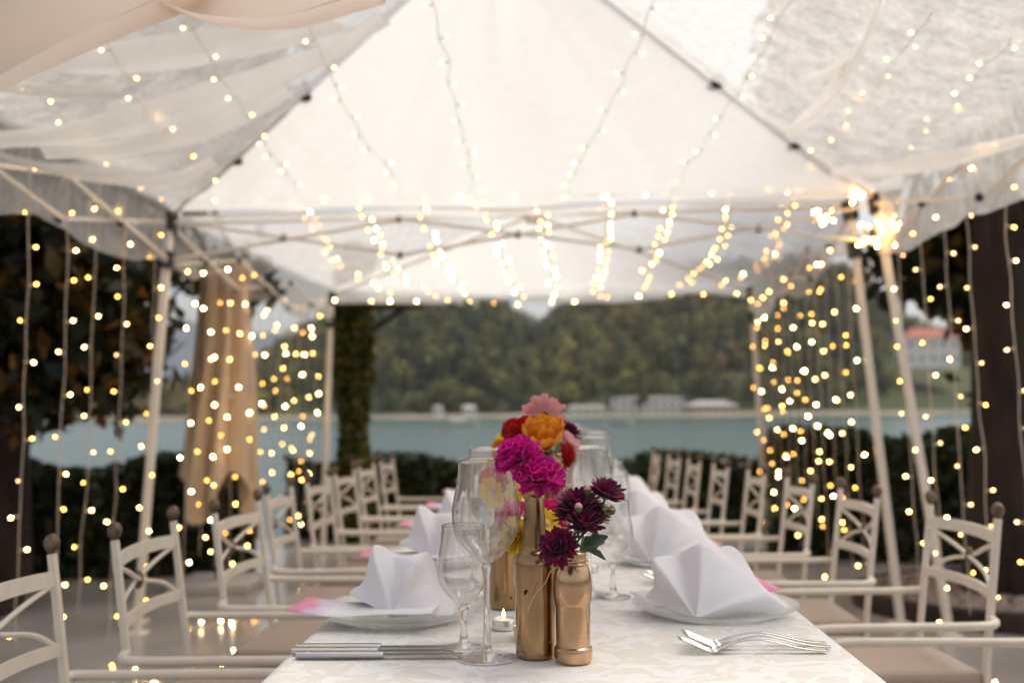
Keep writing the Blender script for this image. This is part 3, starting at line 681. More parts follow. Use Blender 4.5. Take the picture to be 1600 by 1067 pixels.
for i in range(12):
    Y = 5.3 + i * .225; X = 1.60 + .02 * (i / 11); tp = Vector((X, Y, 2.03)); bt = Vector((X + .05, Y + .02, random.uniform(.05, .5)))
    light_string(f'dangling fairy light string on the trunk side, {ORD[i]} from the tent legs towards the lake', [tp, bt], .165, GC, (.22, .38, .40))
# strings under the roof of the near gazebo, running down to the beam between the legs
for i, q in enumerate([[(40, 130, 3.0), (150, 235, 3.9), (250, 315, 5.0)], [(158, 62, 2.9), (250, 195, 3.7), (330, 285, 4.7)], [(298, 38, 2.9), (395, 200, 3.8), (470, 300, 4.9)], [(484, 42, 2.9), (560, 205, 3.9), (640, 302, 4.95)],
                      [(675, -8, 2.8), (712, 165, 3.7), (744, 304, 4.95)], [(1026, -8, 2.8), (960, 150, 3.7), (884, 304, 4.95)], [(1240, 0, 2.9), (1160, 130, 3.7), (1050, 300, 4.95)], [(1450, 20, 2.9), (1360, 140, 3.7), (1246, 262, 4.8)],
                      [(1580, 60, 2.9), (1500, 150, 3.5), (1400, 240, 4.4)]]):
    light_string(f'fairy light string under the near roof, {ORD[i]} counting from the parasol side', cat_rom([P(*a) for a in q], 6), .19, 'fairy lights under the roof', (0, .0, .25, .75), wob=.02, r=.0014)
for i, q in enumerate([[(450, 306, 5.15), (492, 350, 6.2), (524, 408, 7.2), (610, 462, 7.85)], [(560, 306, 5.2), (592, 382, 6.4), (622, 430, 7.3), (690, 463, 7.85)], [(652, 306, 5.2), (680, 390, 6.4), (700, 425, 7.3), (738, 464, 7.85)],
                      [(748, 305, 5.2), (780, 382, 6.4), (795, 430, 7.3), (812, 464, 7.85)], [(845, 304, 5.2), (853, 385, 6.4), (862, 430, 7.3), (872, 463, 7.85)], [(948, 303, 5.2), (945, 385, 6.4), (938, 430, 7.3), (930, 462, 7.85)],
                      [(1048, 302, 5.2), (1036, 365, 6.4), (1016, 410, 7.3), (1000, 452, 7.85)], [(1150, 300, 5.2), (1126, 385, 6.4), (1100, 418, 7.3), (1060, 452, 7.85)], [(1240, 300, 5.2), (1210, 378, 6.4), (1190, 415, 7.3), (1110, 452, 7.85)]]):
    light_string(f'fairy light string under the lake-end roof, {ORD[i]} counting from the parasol side', cat_rom([P(*a) for a in q], 6), .115, 'fairy lights under the roof', (.15, .4, .45), wob=.025, r=.0014)
# lead cable with bulbs along the beam between the near legs, and along the lake edge
light_string('fairy light lead cable along the beam between the two gazebos', cat_rom([P(290, 316, 4.95), P(560, 309, 4.95), P(800, 306, 4.95), P(1060, 302, 4.95), P(1300, 290, 4.95)], 6), .24, 'fairy light lead cables', (.1, .4, .5))
light_string('fairy light lead cable along the lake edge of the far gazebo', cat_rom([P(520, 470, 7.9), P(720, 470, 7.9), P(850, 474, 7.9), P(1000, 462, 7.9), P(1170, 456, 7.9)], 6), .22, 'fairy light lead cables', (.3, .4, .3))
# bundled surplus strings glowing at the leg tops on the trunk side
def bundle(label, c, rad, n):
    c = Vector(c); t = thing('fairy_light_bundle', label, 'fairy lights', c, 0, 'bundled fairy lights at the tent legs')
    pts = [Vector((rad[0] * math.sin(q * 2.3), rad[1] * math.cos(q * 3.1), rad[2] * math.sin(q * 1.7 + 1))) for q in np.linspace(0, 14, 120)]
    MB().tube(pts, .0026, 5).build('wire', M['wire'], t)
    for i in range(n):
        p = random.choice(pts); d = Vector((random.uniform(-1, 1), random.uniform(-1, .4), random.uniform(-1, 1)))
        q = d.to_track_quat('Z', 'Y').to_matrix().to_4x4(); q.translation = p; link('bulb', BUL[4], t, mw=q)
bundle('tangled bundle of glowing fairy lights at the foot of the roof, between the paired legs', P(1372, 366, 4.9), (.08, .04, .05), 26)
bundle('small knot of glowing fairy lights above the black leg bracket', P(1332, 303, 5.0), (.025, .03, .03), 8)
bundle('knot of glowing fairy lights hung below the beam beside the paired legs', P(1281, 343, 5.05), (.045, .03, .02), 9)
# surplus ends lying on the terrace
for i, q in enumerate([[(-1.95, 4.35), (-1.6, 4.2), (-1.35, 4.35), (-1.45, 4.7)], [(-1.85, 5.1), (-1.5, 5.5), (-1.25, 5.3), (-1.0, 5.6)], [(-2.0, 3.55), (-1.7, 3.75), (-1.45, 3.6), (-1.2, 3.95)], [(1.75, 4.1), (1.5, 3.75), (1.75, 3.4), (1.5, 3.1)]]):
    light_string(['surplus fairy light string lying on the terrace near the tent leg', 'surplus fairy light string lying on the terrace beneath the armchairs', 'surplus fairy light string coiling over the terrace towards the table, parasol side', 'surplus fairy light string coiling over the terrace on the trunk side'][i], cat_rom([(x, y, .012) for x, y in q], 6), .07, 'fairy lights on the ground', (.5, .3, .2), wob=.004, updown=.5)

# ------------------------------------------------------------------ table
TX0, TX1, TY0, TY1, TZ = -.385, .440, 1.292, 6.85, .75
t = thing('banquet_table', 'long narrow banquet table hidden beneath the ivory damask cloth', 'table', ((TX0 + TX1) / 2, 0, 0))
w2 = (TX1 - TX0) / 2 - .01
MB().box((-w2, TY0 + .01, .715), (w2, TY1 - .01, .745)).build('tabletop', M['wood_dark'], t, smooth=False)
for y in (TY0 + .15, 2.6, 3.9, 5.2, TY1 - .15):
    for s in (-1, 1): MB().tube([(s * (w2 - .12), y, 0), (s * (w2 - .08), y, .72)], .018, 8).build('leg', M['cream_metal'], t)
cl = MB(); rows = []; ys = np.concatenate([[TY0 - .012, TY0 - .008], np.linspace(TY0, TY1, 70)])
prof = [(-1, -.22), (-1, -.12), (-1, -.05), (-1, -.015), (-.985, -.002), (-.96, 0)] + [(x, 0) for x in np.linspace(-.9, .9, 13)] + [(.96, 0), (.985, -.002), (1, -.015), (1, -.05), (1, -.12), (1, -.22)]
cx = (TX0 + TX1) / 2; hw = (TX1 - TX0) / 2
for y in np.linspace(TY0, TY1, 90):
    rows.append([(cx + s * hw + (0.0 if z > -.02 else math.copysign(1, s) * .012 * math.sin(y * 9 + s) * (-z / .2)), y, TZ + z) for (s, z) in prof])
cl.grid(rows)
fr = []
for (dy, dz) in [(0, 0), (-.004, -.002), (-.008, -.012), (-.009, -.08), (-.012, -.2)]:
    fr.append([(cx + s * hw * .999, TY0 + dy - (.006 * math.sin(s * 11) if dz < -.05 else 0), TZ + dz) for s in np.linspace(-1, 1, 40)])
cl.grid(fr)
tag(cl.build('tablecloth', M['damask']), 'ivory damask cloth with white leaf scrolls spread over the long table', 'tablecloth')

# ------------------------------------------------------------------ armchairs
def make_chair():
    t = thing('armchair', 'x', 'armchair', (0, 0, 0), 0, 'cream metal armchairs along the table')
    hy = .185
    def px_(z): return -.05 * ((z - .45) / .4) if z > .45 else -.07 * ((.45 - z) / .45) ** 1.5
    for s in (-1, 1):
        zs = [0, .1, .2, .3, .42, .5, .6, .7, .78, .835]
        p = MB().tube([(px_(z), s * hy, z) for z in zs], .0108, 4, flat=(1, 1.15)).build('back_post', M['cream_metal'], t, smooth=False)
        bevel(p, .003)
        fb = MB().lathe([(0, .830), (.007, .832), (.007, .838), (.011, .842), (.0148, .851), (.0148, .859), (.010, .869), (0, .875)], 14, (px_(.84), s * hy, 0)); fb.build('finial', M['bronze'], p)
        arm = cat_rom([(px_(.6), s * hy, .6), (px_(.6) + .002, s * (hy + .03), .597), (px_(.6) + .03, s * (hy + .047), .593), (.10, s * (hy + .048), .592), (.25, s * (hy + .048), .592), (.40, s * (hy + .048), .59), (.435, s * (hy + .048), .578), (.45, s * (hy + .048), .54), (.452, s * (hy + .046), .47)], 4)
        MB().tube(arm, .0103, 8).build('arm', M['cream_metal'], t)
        MB().tube([(.452, s * (hy + .046), .475), (.455, s * (hy + .042), .25), (.462, s * (hy + .038), 0)], .0125, 8).build('leg', M['cream_metal'], t)
        MB().tube([(.452, s * (hy + .046), .425), (0.0, s * hy, .425)], .011, 6).build('seat_rail', M['cream_metal'], t)
    MB().tube([(.452, -hy - .045, .425), (.452, hy + .045, .425)], .011, 6).build('seat_rail', M['cream_metal'], t)
    def rail(z, h, name):
        rows = []
        for k in range(15):
            y = -hy + 2 * hy * k / 14; bow = -.022 * (1 - (y / hy) ** 2); x = px_(z) + bow; up = .004 * (1 - (y / hy) ** 2)
            rows.append([(x - .005, y, z + up - h), (x + .005, y, z + up - h), (x + .005, y, z + up + h), (x - .005, y, z + up + h), (x - .005, y, z + up - h)])
        MB().grid(rows).build(name, M['cream_metal'], t, smooth=False)
    rail(.787, .0145, 'top_rail'); rail(.655, .012, 'lower_rail')
    for s in (-1, 1):
        pts = cat_rom([(px_(.775), s * -hy * .97, .775), (px_(.74) - .018, s * -hy * .5, .752), (px_(.72) - .03, 0, .722), (px_(.69) - .02, s * hy * .62, .695), (px_(.67) - .004, s * hy * .97, .655)], 5)
        MB().tube([p + Vector((.004 * s, 0, 0)) for p in pts], .0054, 6).build('cross_brace', M['cream_metal'], t)
    MB().ball((px_(.72) - .03, 0, .722), .02, 12, 8, (.5, .75, 1.1)).build('medallion', M['bronze'], t)
    rows = []
    for i in range(13):
        for_ = i / 12
    c = MB().box((.0, -.19, .425), (.46, .19, .478)).build('seat_cushion', M['cushion'], t); bevel(c, .02, 3)
    return t
proto = make_chair()
def put_chair(o, side, X, Yc, rot, label):
    o.location = (X, Yc, 0); o.rotation_euler = (0, 0, (0 if side < 0 else math.pi) + rot + random.uniform(-.045, .045)); o['label'] = label
LCH = [(-.90, 1.73, 0), (-.88, 2.30, .01), (-.84, 2.85, -.02), (-.88, 3.45, .02), (-.87, 4.0, 0), (-.87, 4.52, .01), (-.87, 5.07, -.02), (-.86, 5.65, .02)]
RCH = [(1.05, 2.0, -.02), (1.02, 2.63, .02), (.93, 3.2, -.01), (.89, 3.77, .02), (.84, 4.3, 0), (.78, 4.82, 0), (.73, 5.33, .01), (.69, 5.84, 0), (.64, 6.35, 0)]
first = True
for side, rows_, nm in ((-1, LCH, 'parasol'), (1, RCH, 'tree-trunk')):
    for i, (X, Yc, rt) in enumerate(rows_):
        o = proto if first else copy_tree(proto); first = False
        put_chair(o, side, X, Yc, rt, f'cream metal armchair with crossed back on the {nm} side, {ORD[i]} from the gold bottles')

# ------------------------------------------------------------------ glassware, plates, cutlery, napkins
def glass_profile(H, stem, base_r, bowl_r, rim_r, th=.0011, zmax=.38):
    bh = H - stem; outer = [(0, 0), (base_r * .9, 0), (base_r, .0012), (base_r, .0022), (base_r * .55, .0045), (base_r * .22, .009), (.0055, .02), (.0042, stem * .55), (.0044, stem * .88), (.008, stem)]
    pr = [(.03, .13), (.10, .42), (.2, .72), (.30, .92), (zmax + .05, 1.0), (.58, .985), (.8, .87 * .5 + .5 * rim_r / bowl_r + .02), (1, rim_r / bowl_r)]
    o2 = cat_rom([(.008 / bowl_r, 0, 0)] + [(r, 0, z) for z, r in pr], 5)
    for p in o2[1:]: outer.append((p.x * bowl_r, stem + p.z * bh))
    inner = [(max(0, r - th), z + (.0 if i else 0)) for i, (r, z) in enumerate(outer[10:])][::-1]
    inner = [(r, z) for r, z in inner if z > stem + .006]; inner.append((0, stem + .005))
    return outer + [(rim_r - th * .5, H + .0004)] + inner
tall_me = MB().lathe(glass_profile(.282, .128, .042, .049, .0385), 48).mesh('tall_wine_glass', M['glass'])
gob_me = MB().lathe(glass_profile(.181, .058, .034, .0395, .0325), 48).mesh('goblet', M['glass'])
def put(name, me, px_py, label, cat, group=None, rz=0, dz=0.0):
    p = px_py if isinstance(px_py, Vector) else onz(px_py[0], px_py[1], TZ); o = link(name, me, None, (p.x, p.y, TZ + .001 + dz)); o.rotation_euler.z = rz
    return tag(o, label, cat, group)
SEATY = [1.69, 2.31, 2.92, 3.5, 4.1, 4.7, 5.3, 5.9]
def seatlab(i, s): return f'{ORD[i]} place from the gold bottles, {"parasol" if s < 0 else "trunk"} side'
G_ = 'wine glasses on the table'
put('wine_glass', tall_me, (761, 1029), 'tall clear wine glass standing closest to the gold long-neck bottle', 'glass', G_)
put('goblet', gob_me, (725, 1012), 'small clear goblet beside the knife blades', 'glass', G_)
put('goblet', gob_me, (958, 933), 'small clear goblet beyond the gold juice bottle with purple flowers', 'glass', G_)
put('wine_glass', tall_me, Vector((.078, 1.93, 0)), 'tall clear wine glass behind the dark purple chrysanthemums', 'glass', G_)
put('wine_glass', tall_me, Vector((-.108, 1.88, 0)), 'tall clear wine glass beside the gold bottle with coral flowers', 'glass', G_)
put('goblet', gob_me, Vector((-.15, 2.0, 0)), 'small clear goblet between the two napkins nearest the coral flowers', 'glass', G_)
for i in range(2, 7):
    for s in (-1, 1):
        xx = (-.10 if s < 0 else .14) + random.uniform(-.02, .02)
        put('wine_glass', tall_me, Vector((xx, SEATY[i] - .25 + random.uniform(-.04, .04), 0)), 'tall clear wine glass at the ' + seatlab(i, s), 'glass', G_)
        put('goblet', gob_me, Vector((xx + s * .06, SEATY[i] - .17 + random.uniform(-.03, .03), 0)), 'small clear goblet at the ' + seatlab(i, s), 'glass', G_)
# plates: pressed clear glass
plate_me = MB().lathe([(0, .001), (.07, .001), (.085, .0015), (.115, .010), (.136, .020), (.140, .0215), (.141, .0235), (.138, .0245), (.112, .0145), (.084, .0060), (.07, .0055), (0, .0055)], 64).mesh('glass_plate', M['plate_glass'])
# napkins
def napkin_mesh(nm, apex, rim, apex2, lift, base_z):
    """fan-folded napkin: a front fan from apex to the rim, a back fan from the rim down to apex2"""
    rm = cat_rom(rim, 10); rows = []; n = len(rm); T = 12
    a = Vector(apex); b_ = Vector(apex2); mb = MB()
    for i in range(T + 1):
        s = (i / T); row = []
        for j, p in enumerate(rm):
            q = a.lerp(p, max(.02, s)); row.append(q + Vector((0, -.013 * math.sin(math.pi * s ** 1.5) + .004 * noise.noise((j * .13, s * 2.5, 4)) * s, .004 * math.sin(math.pi * s) + .003 * noise.noise((j * .2, s * 3, 9)) * s)))
        rows.append(row)
    for i in range(1, T + 1):
        s = i / T; row = []
        for j, p in enumerate(rm):
            e = b_ + Vector((p.x - a.x, 0, 0)) * .55; e.z = base_z + .002
            q = p.lerp(e, s); q = q + Vector((0, .03 * math.sin(math.pi * s ** .6), lift * math.sin(math.pi * s) * (.25 + math.exp(-((j / n - .68) / .14) ** 2))))
            row.append(q)
        rows.append(row)
    mb.grid(rows); return mb.mesh(nm, M['linen'])
def rim_pts(lst, Y0, c):
    out = []
    for (px, py, dy) in lst:
        p = P(px, py, Y0); k = max(0, p.z - TZ - .03); p = P(px, py, Y0 + .35 * k + dy); out.append(p - c)
    return out
cR = onz(1117, 962, TZ); cLp = onz(622, 969, TZ); cR.y = max(cR.y, 1.70)
aR = P(1087, 967, cR.y - .075) - cR; aL = P(612, 966, cLp.y - .07) - cLp
rimR = rim_pts([(1003, 942, .05), (1021, 915, .035), (1018, 874, -.012), (1056, 866, .022), (1098, 848, -.03), (1140, 880, .012), (1178, 904, .012), (1203, 926, -.012), (1234, 950, .02)], cR.y - .04, cR)
rimL = rim_pts([(543, 926, .05), (566, 905, .03), (579, 856, -.005), (590, 850, .0), (616, 866, .018), (650, 872, -.02), (668, 892, .012), (684, 925, .012), (711, 960, .01)], cLp.y - .05, cLp)
zpl = .026
nR_me = napkin_mesh('napkin', aR, rimR, Vector((aR.x + .03, aR.y + .15, 0)), .045, zpl)
nL_me = napkin_mesh('napkin', aL, rimL, Vector((aL.x + .03, aL.y + .14, 0)), .03, zpl)
def put_mesh(name, me, p, label, cat, group, rz=0, sx=1, dz=0.0):
    o = link(name, me, None, (p.x, p.y, TZ + dz)); o.rotation_euler.z = rz; o.scale = (sx, 1, 1); return tag(o, label, cat, group)
def soft(o):
    s = o.modifiers.new('thick', 'SOLIDIFY'); s.thickness = .0026; subsurf(o, 1)
    return o
# the menu card
def card_mesh():
    rows = []
    for i in range(17):
        x = -.12 + .24 * i / 16; rows.append([(x, y, .006 * (x / .12) ** 2 + .002 * math.sin(x * 40)) for y in (-.052, -.02, .02, .052)])
    return MB().grid(rows).mesh('menu_card', M['menu_paper'])
card_me = card_mesh()
# cutlery, lying along x; handle end at x = 0, working end at +x
def fork_mesh():
    mb = MB(); zf = lambda x: .0022 + .016 * math.exp(-((x - .10) / .055) ** 2) * (1 if x > 0 else 1) - .004 * math.exp(-((x - .165) / .02) ** 2) + (max(0, x - .165) * .40)
    xs = np.linspace(0, .16, 22)
    wd = lambda x: .0075 - .0045 * min(1, x / .11) if x < .125 else .003 + .009 * min(1, (x - .125) / .035)
    rows = []
    for x in xs:
        w_ = wd(x); z = zf(x); h = .0012
        rows.append([(x, -w_, z), (x, -w_ * .6, z - h), (x, w_ * .6, z - h), (x, w_, z), (x, w_ * .6, z + h), (x, -w_ * .6, z + h), (x, -w_, z)])
    mb.grid(rows)
    for k in range(4):
        y = -.0100 + .0067 * k
        mb.tube([(x, y * (1 - .12 * (x - .16) / .05), zf(x) ) for x in np.linspace(.156, .212, 9)], [.0020] * 6 + [.0017, .0014, .0007], 6)
    return mb.mesh('fork', M['silver'])
def knife_mesh():
    mb = MB()
    xs = np.linspace(0, .125, 14); rows = []
    for x in xs:
        w_ = .0088 + .0012 * math.sin(x / .125 * 3.0); h = .0042
        if x > .12: w_ *= .8
        rows.append([(x, -w_, .0045), (x, -w_ * .7, .0045 - h), (x, w_ * .7, .0045 - h), (x, w_, .0045), (x, w_ * .7, .0045 + h), (x, -w_ * .7, .0045 + h), (x, -w_, .0045)])
    mb.grid(rows); mb.add(rows[0][:6], [(0, 1, 2, 3, 4, 5)]); mb.add(rows[-1][:6], [(0, 1, 2, 3, 4, 5)])
    rows = []
    for x in np.linspace(.122, .235, 16):
        q = (x - .122) / .113; w0 = -.0075 + .0 * q; w1 = .0085 * (1 - max(0, q - .8) ** 2 * 22)
        rows.append([(x, w0, .0052), (x, w0, .0036), (x, w1, .0042), (x, w1, .0046), (x, w0, .0052)])
    mb.grid(rows); return mb.mesh('knife', M['silver'])
fork_me = fork_mesh(); knife_me = knife_mesh()
def cutlery(me, name, s, Y, X_end, labels, dy=.0135, rot=0.0, n=3, shift=(0, 0, .012)):
    for k in range(n):
        o = link(name, me, None, (X_end - s * -1 * 0 + (shift[k] if s < 0 else -shift[k]), Y + dy * (1 - k), TZ + .0015)); o.rotation_euler.z = (0 if s < 0 else math.pi) + rot
        tag(o, labels[k], name, f'{name}s laid beside the plates')
for i, y in enumerate(SEATY):
    for s in (-1, 1):
        c = Vector((cLp.x if s < 0 else cR.x, y, 0)); lab = seatlab(i, s)
        if i == 0: c = Vector((cLp.x, cLp.y, 0)) if s < 0 else Vector((cR.x, cR.y, 0))
        put('plate', plate_me, c, 'pressed clear glass plate at the ' + lab, 'plate', 'glass plates on the table')
        o = put_mesh('napkin', nL_me if s < 0 else nR_me, c, 'white linen fan napkin at the ' + lab, 'napkin', 'fan folded napkins', rz=(0 if i == 0 else random.uniform(-.25, .25)), dz=0.0); soft(o)
        if i and i % 2: o.scale = (1.05, .95, 1.08)
        cx_ = c.x + (-.045 if s < 0 else .05); o = link('menu_card', card_me, None, (cx_, c.y - (.045 if s < 0 else -.03), TZ + .0285)); o.rotation_euler = (R(2), R(-1), R(-6)); tag(o, 'pink-ended menu card under napkin, ' + lab, 'menu card', 'menu cards'); o.modifiers.new('thick', 'SOLIDIFY').thickness = .0005
        if s > 0: o.rotation_euler = (R(-3), R(3), math.pi + R(14)); o.location = (c.x - .012, c.y + .03, TZ + .031)
        if i > 4: continue
        nearY = c.y - .24; farY = c.y + .185
        wpos = ['closest to plate', 'middle of three', 'farthest from plate']
        F, K = ('fork', fork_me), ('knife', knife_me)
        (na, nm_), (fa, fm_) = (K, F) if s < 0 else (F, K)
        xe = (TX0 + .012 if s < 0 else TX1 - .03)
        cutlery(nm_, na, s, nearY, xe, [f'steel {na}, {q}, {lab}' for q in wpos], dy=.023 if na == 'fork' else .024, rot=R(1.0 if s < 0 else 0))
        cutlery(fm_, fa, s, farY, xe, [f'steel {fa}, {q}, {lab}' for q in wpos], dy=.023 if fa == 'fork' else .024)

# ------------------------------------------------------------------ bottles, candles
def fine(pr, per=6): return [(p.x, p.z) for p in cat_rom([(r, 0, z) for r, z in pr], per)]
beer = [(0, .003), (.018, .001), (.0255, 0)] + fine([(.0272, .002), (.0284, .006), (.0285, .03), (.0285, .09), (.0285, .128), (.0272, .138), (.0235, .146), (.0192, .151), (.0178, .158), (.0165, .185), (.0148, .212), (.0138, .222)], 4) + [(.0138, .2225), (.0156, .2235), (.0160, .226), (.0156, .2285), (.0146, .2295), (.0150, .231), (.0158, .233), (.0158, .238), (.0148, .2402), (.0118, .2402), (.0112, .236), (.0112, .20)]
juice = [(0, .003), (.018, .001)] + fine([(.0235, 0), (.0258, .003), (.0268, .008), (.0268, .017), (.0258, .0205), (.0243, .0222), (.0240, .025), (.0242, .05), (.0242, .076), (.0252, .082), (.0268, .092), (.0274, .104), (.0268, .115), (.0245, .126), (.0208, .1345), (.0192, .137)], 4) + [(.0200, .1385), (.0206, .140), (.0200, .142), (.0194, .143), (.0198, .1445), (.0200, .147), (.0197, .1505), (.0185, .152), (.0160, .152), (.0154, .148), (.0154, .12)]
beer_me = MB().lathe(beer, 56).mesh('beer_bottle', M['gold']); juice_me = MB().lathe(juice, 56).mesh('juice_bottle', M['gold_rose'])
B1 = onz(837, 1026, TZ); J1 = onz(896, 1034, TZ); J2 = onz(834, 998, TZ); B3 = onz(790, 950, TZ)
B4 = Vector((P(863, 800, 1.85).x, 1.85, TZ))
for (nm, me, p, sc, lb) in [('beer_bottle', beer_me, B1, (1, 1, 1), 'gold-sprayed long-neck bottle holding two magenta carnations'), ('juice_bottle', juice_me, J1, (1, 1, 1), 'squat gold-sprayed juice bottle holding dark purple chrysanthemums'),
                        ('juice_bottle', juice_me, J2, (1.15, 1.15, .95), 'gold-sprayed juice bottle hidden behind the long-neck bottle, with pink and yellow flowers'),
                        ('beer_bottle', beer_me, B3, (1, 1, 1), 'gold-sprayed long-neck bottle with coral and yellow flowers behind the tea light'), ('beer_bottle', beer_me, B4, (1.2, 1.2, 1.135), 'taller gold-sprayed bottle holding the orange rose')]:
    o = link(nm, me, None, (p.x, p.y, TZ + .001)); o.scale = sc; tag(o, lb, 'bottle', 'gold sprayed bottles'); o.rotation_euler.z = random.uniform(0, 6)
# further arrangements down the table
FARB = [(Vector((.03, 2.75, TZ)), 0), (Vector((-.02, 3.6, TZ)), 1), (Vector((.05, 4.5, TZ)), 0), (Vector((0, 5.4, TZ)), 1)]
for i, (p, k) in enumerate(FARB):
    o = link('beer_bottle', beer_me, None, (p.x, p.y, TZ + .001)); tag(o, f'gold-sprayed bottle of mixed flowers mid-table, {ORD[i]} beyond the orange rose', 'bottle', 'gold sprayed bottles')
# raffia strands round the juice bottle
rp = [(J1.x - .0225 * math.cos(q), J1.y - .0225 * math.sin(q), TZ + .137 + .001 * math.sin(q * 2)) for q in np.linspace(-2.4, 3.6, 18)]
tag(MB().tube(cat_rom(rp + [(J1.x - .026, J1.y - .018, TZ + .132), (J1.x - .038, J1.y - .016, TZ + .112), (J1.x - .052, J1.y - .02, TZ + .098), (J1.x - .064, J1.y - .024, TZ + .072)], 3), .0008, 5).build('raffia_tie', M['raffia']), 'thin raffia strand tied round the squat gold juice bottle', 'raffia')
def tealight(p, lb):
    t = thing('tea_light', lb, 'candle', (p.x, p.y, TZ + .001), 0, 'tea lights')
    MB().lathe([(0, 0), (.0182, 0), (.0190, .001), (.0192, .0165), (.0186, .0168), (.0184, .013), (0, .013)], 32).build('cup', M['aluminium'], t)
    MB().lathe([(.0183, .0125), (.0182, .0142), (.012, .0138), (0, .0136)], 24).build('wax', M['wax'], t)
    MB().tube([(0, 0, .013), (.0004, 0, .018)], .0006, 5).build('wick', M['black_plastic'], t)
    MB().lathe([(0, .016), (.0020, .0175), (.0029, .0205), (.0024, .0245), (.0011, .029), (0, .0325)], 12).build('flame', M['flame'], t)
tealight(onz(787, 983, TZ), 'lit tea light in an aluminium cup behind the tall wine glass'); tealight(onz(921, 893, TZ), 'lit tea light behind the squat juice bottle'); tealight(Vector((-.02, 2.5, TZ)), 'lit tea light beyond the orange rose'); tealight(Vector((.02, 3.2, TZ)), 'lit tea light in mid-table past the second napkin')

# ------------------------------------------------------------------ flowers
def petal_mesh(nm, L, wfun, curl, ruffle, mat_, nu=6, nv=5, cup=0.0, fr=5):
    rows = []
    for i in range(nu + 1):
        s = i / nu; row = []
        for j in range(nv + 1):
            q = -1 + 2 * j / nv; w_ = wfun(s)
            row.append((L * s * (1 - .06 * q * q * s), q * w_, curl * s * s * L + cup * q * q * w_ + ruffle * s * s * math.sin(q * fr + s * 2) + ruffle * .6 * s ** 3 * math.sin(q * 9)))
        rows.append(row)
    return MB().grid(rows).mesh(nm, mat_)
_pc = {}
def petals_for(kind, colour):
    if (kind, colour) in _pc: return _pc[(kind, colour)]
    m_ = PM[colour]
    if kind == 'carnation': r = [petal_mesh('petal', .030, lambda s: .003 + .0155 * s ** 1.2, .10, .0042, m_, 6, 10, .1, 4 + k) for k in range(3)]
    elif kind == 'mum': r = [petal_mesh('petal', .0235, lambda s: .0012 + .0030 * math.sin(math.pi * min(1, s * .93 + .05)) ** .7, .22, .0003, m_, 5, 2, .35)]
    elif kind == 'gerbera': r = [petal_mesh('petal', .038, lambda s: .0022 + .0042 * math.sin(math.pi * min(1, s * .90 + .04)) ** .6, .06, .0004, m_, 6, 4, .25)]
    elif kind == 'daisy': r = [petal_mesh('petal', .022, lambda s: .0012 + .0034 * math.sin(math.pi * min(1, s * .88 + .05)) ** .6, .08, .0003, m_, 5, 2, .25)]
    elif kind == 'rose': r = [petal_mesh('petal', .044, lambda s: .004 + .021 * math.sin(math.pi * min(1, s * .74 + .08)) ** .6, .42, .0030, m_, 8, 8, .30)]
    _pc[(kind, colour)] = r; return r
def flower(kind, colour, base, axis, scale, mouth, label, leaves=0):
    base = Vector(base); axis = Vector(axis).normalized()
    t = thing({'mum': 'chrysanthemum', 'rose': 'rose', 'carnation': 'carnation', 'gerbera': 'gerbera', 'daisy': 'daisy'}[kind], label, 'flower', base)
    q = axis.to_track_quat('Z', 'Y').to_matrix().to_4x4(); ms = petals_for(kind, colour)
    lay = {'carnation': [(9, 8, .98), (9, 28, 1.0), (8, 48, .98), (6, 66, .95), (4, 82, .9)], 'mum': [(20, -4, 1.0), (18, 14, .98), (16, 30, .88), (12, 48, .72), (8, 66, .55)], 'gerbera': [(22, 4, 1.0), (18, 14, .86)], 'daisy': [(18, 6, 1), (14, 20, .85)], 'rose': [(5, 26, .92), (5, 44, .98), (4, 60, .96), (3, 74, .9)]}[kind]
    for li, (n_, el, sc) in enumerate(lay):
        for k in range(n_):
            a = 2 * math.pi * (k + .5 * (li % 2)) / n_ + random.uniform(-.12, .12); e = R(el + random.uniform(-7, 7)); s = scale * sc * random.uniform(.92, 1.08)
            mt = q @ Matrix.Rotation(a, 4, 'Z') @ Matrix.Translation((.0015 * scale, 0, .0012 * li * scale)) @ Matrix.Rotation(-e, 4, 'Y') @ Matrix.Diagonal((s, s, s, 1)) @ Matrix.Rotation(random.uniform(-.2, .2), 4, 'X')
            link('petal', random.choice(ms), t, mw=mt)
    cm = {'carnation': [(0, -.020), (.0035, -.019), (.0055, -.008), (.0062, 0), (.004, .004)], 'rose': [(0, -.010), (.006, -.008), (.008, 0), (.004, .004)]}.get(kind, [(0, -.006), (.004, -.004), (.0065, 0), (.004, .002)])
    o = MB().lathe([(r * scale, z * scale) for r, z in cm], 10).build('calyx', M['stem'], t); o.matrix_local = q
    if kind == 'rose':
        for k in range(5):
            sp = petal_mesh('sepal', .022, lambda s: .0035 * (1 - s) + .0004, -.5, .001, M['flower_leaf']); link('sepal', sp, t, mw=q @ Matrix.Rotation(k * 1.26, 4, 'Z') @ Matrix.Rotation(R(10), 4, 'Y') @ Matrix.Diagonal((scale,) * 3 + (1,)))
    if kind in ('gerbera', 'daisy'):
        o = MB().ball((0, 0, .003 * scale), .007 * scale, 10, 6, (1, 1, .5)).build('disc_centre', M['raffia'], t); o.matrix_local = q
    if mouth is not None:
        mo = Vector(mouth) - base; dn = -axis * .03
        MB().tube(cat_rom([(0, 0, 0), dn, mo * .8 + Vector((0, 0, .012)), mo, mo + Vector((0, 0, -.05))], 5), .0016, 6).build('stem', M['stem'], t)
    return t
m1 = (B1.x, B1.y, TZ + .235); m4 = (B4.x, B4.y, TZ + .265); m3 = (B3.x, B3.y, TZ + .235); mj = (J1.x, J1.y, TZ + .150); mj2 = (J2.x, J2.y, TZ + .14)
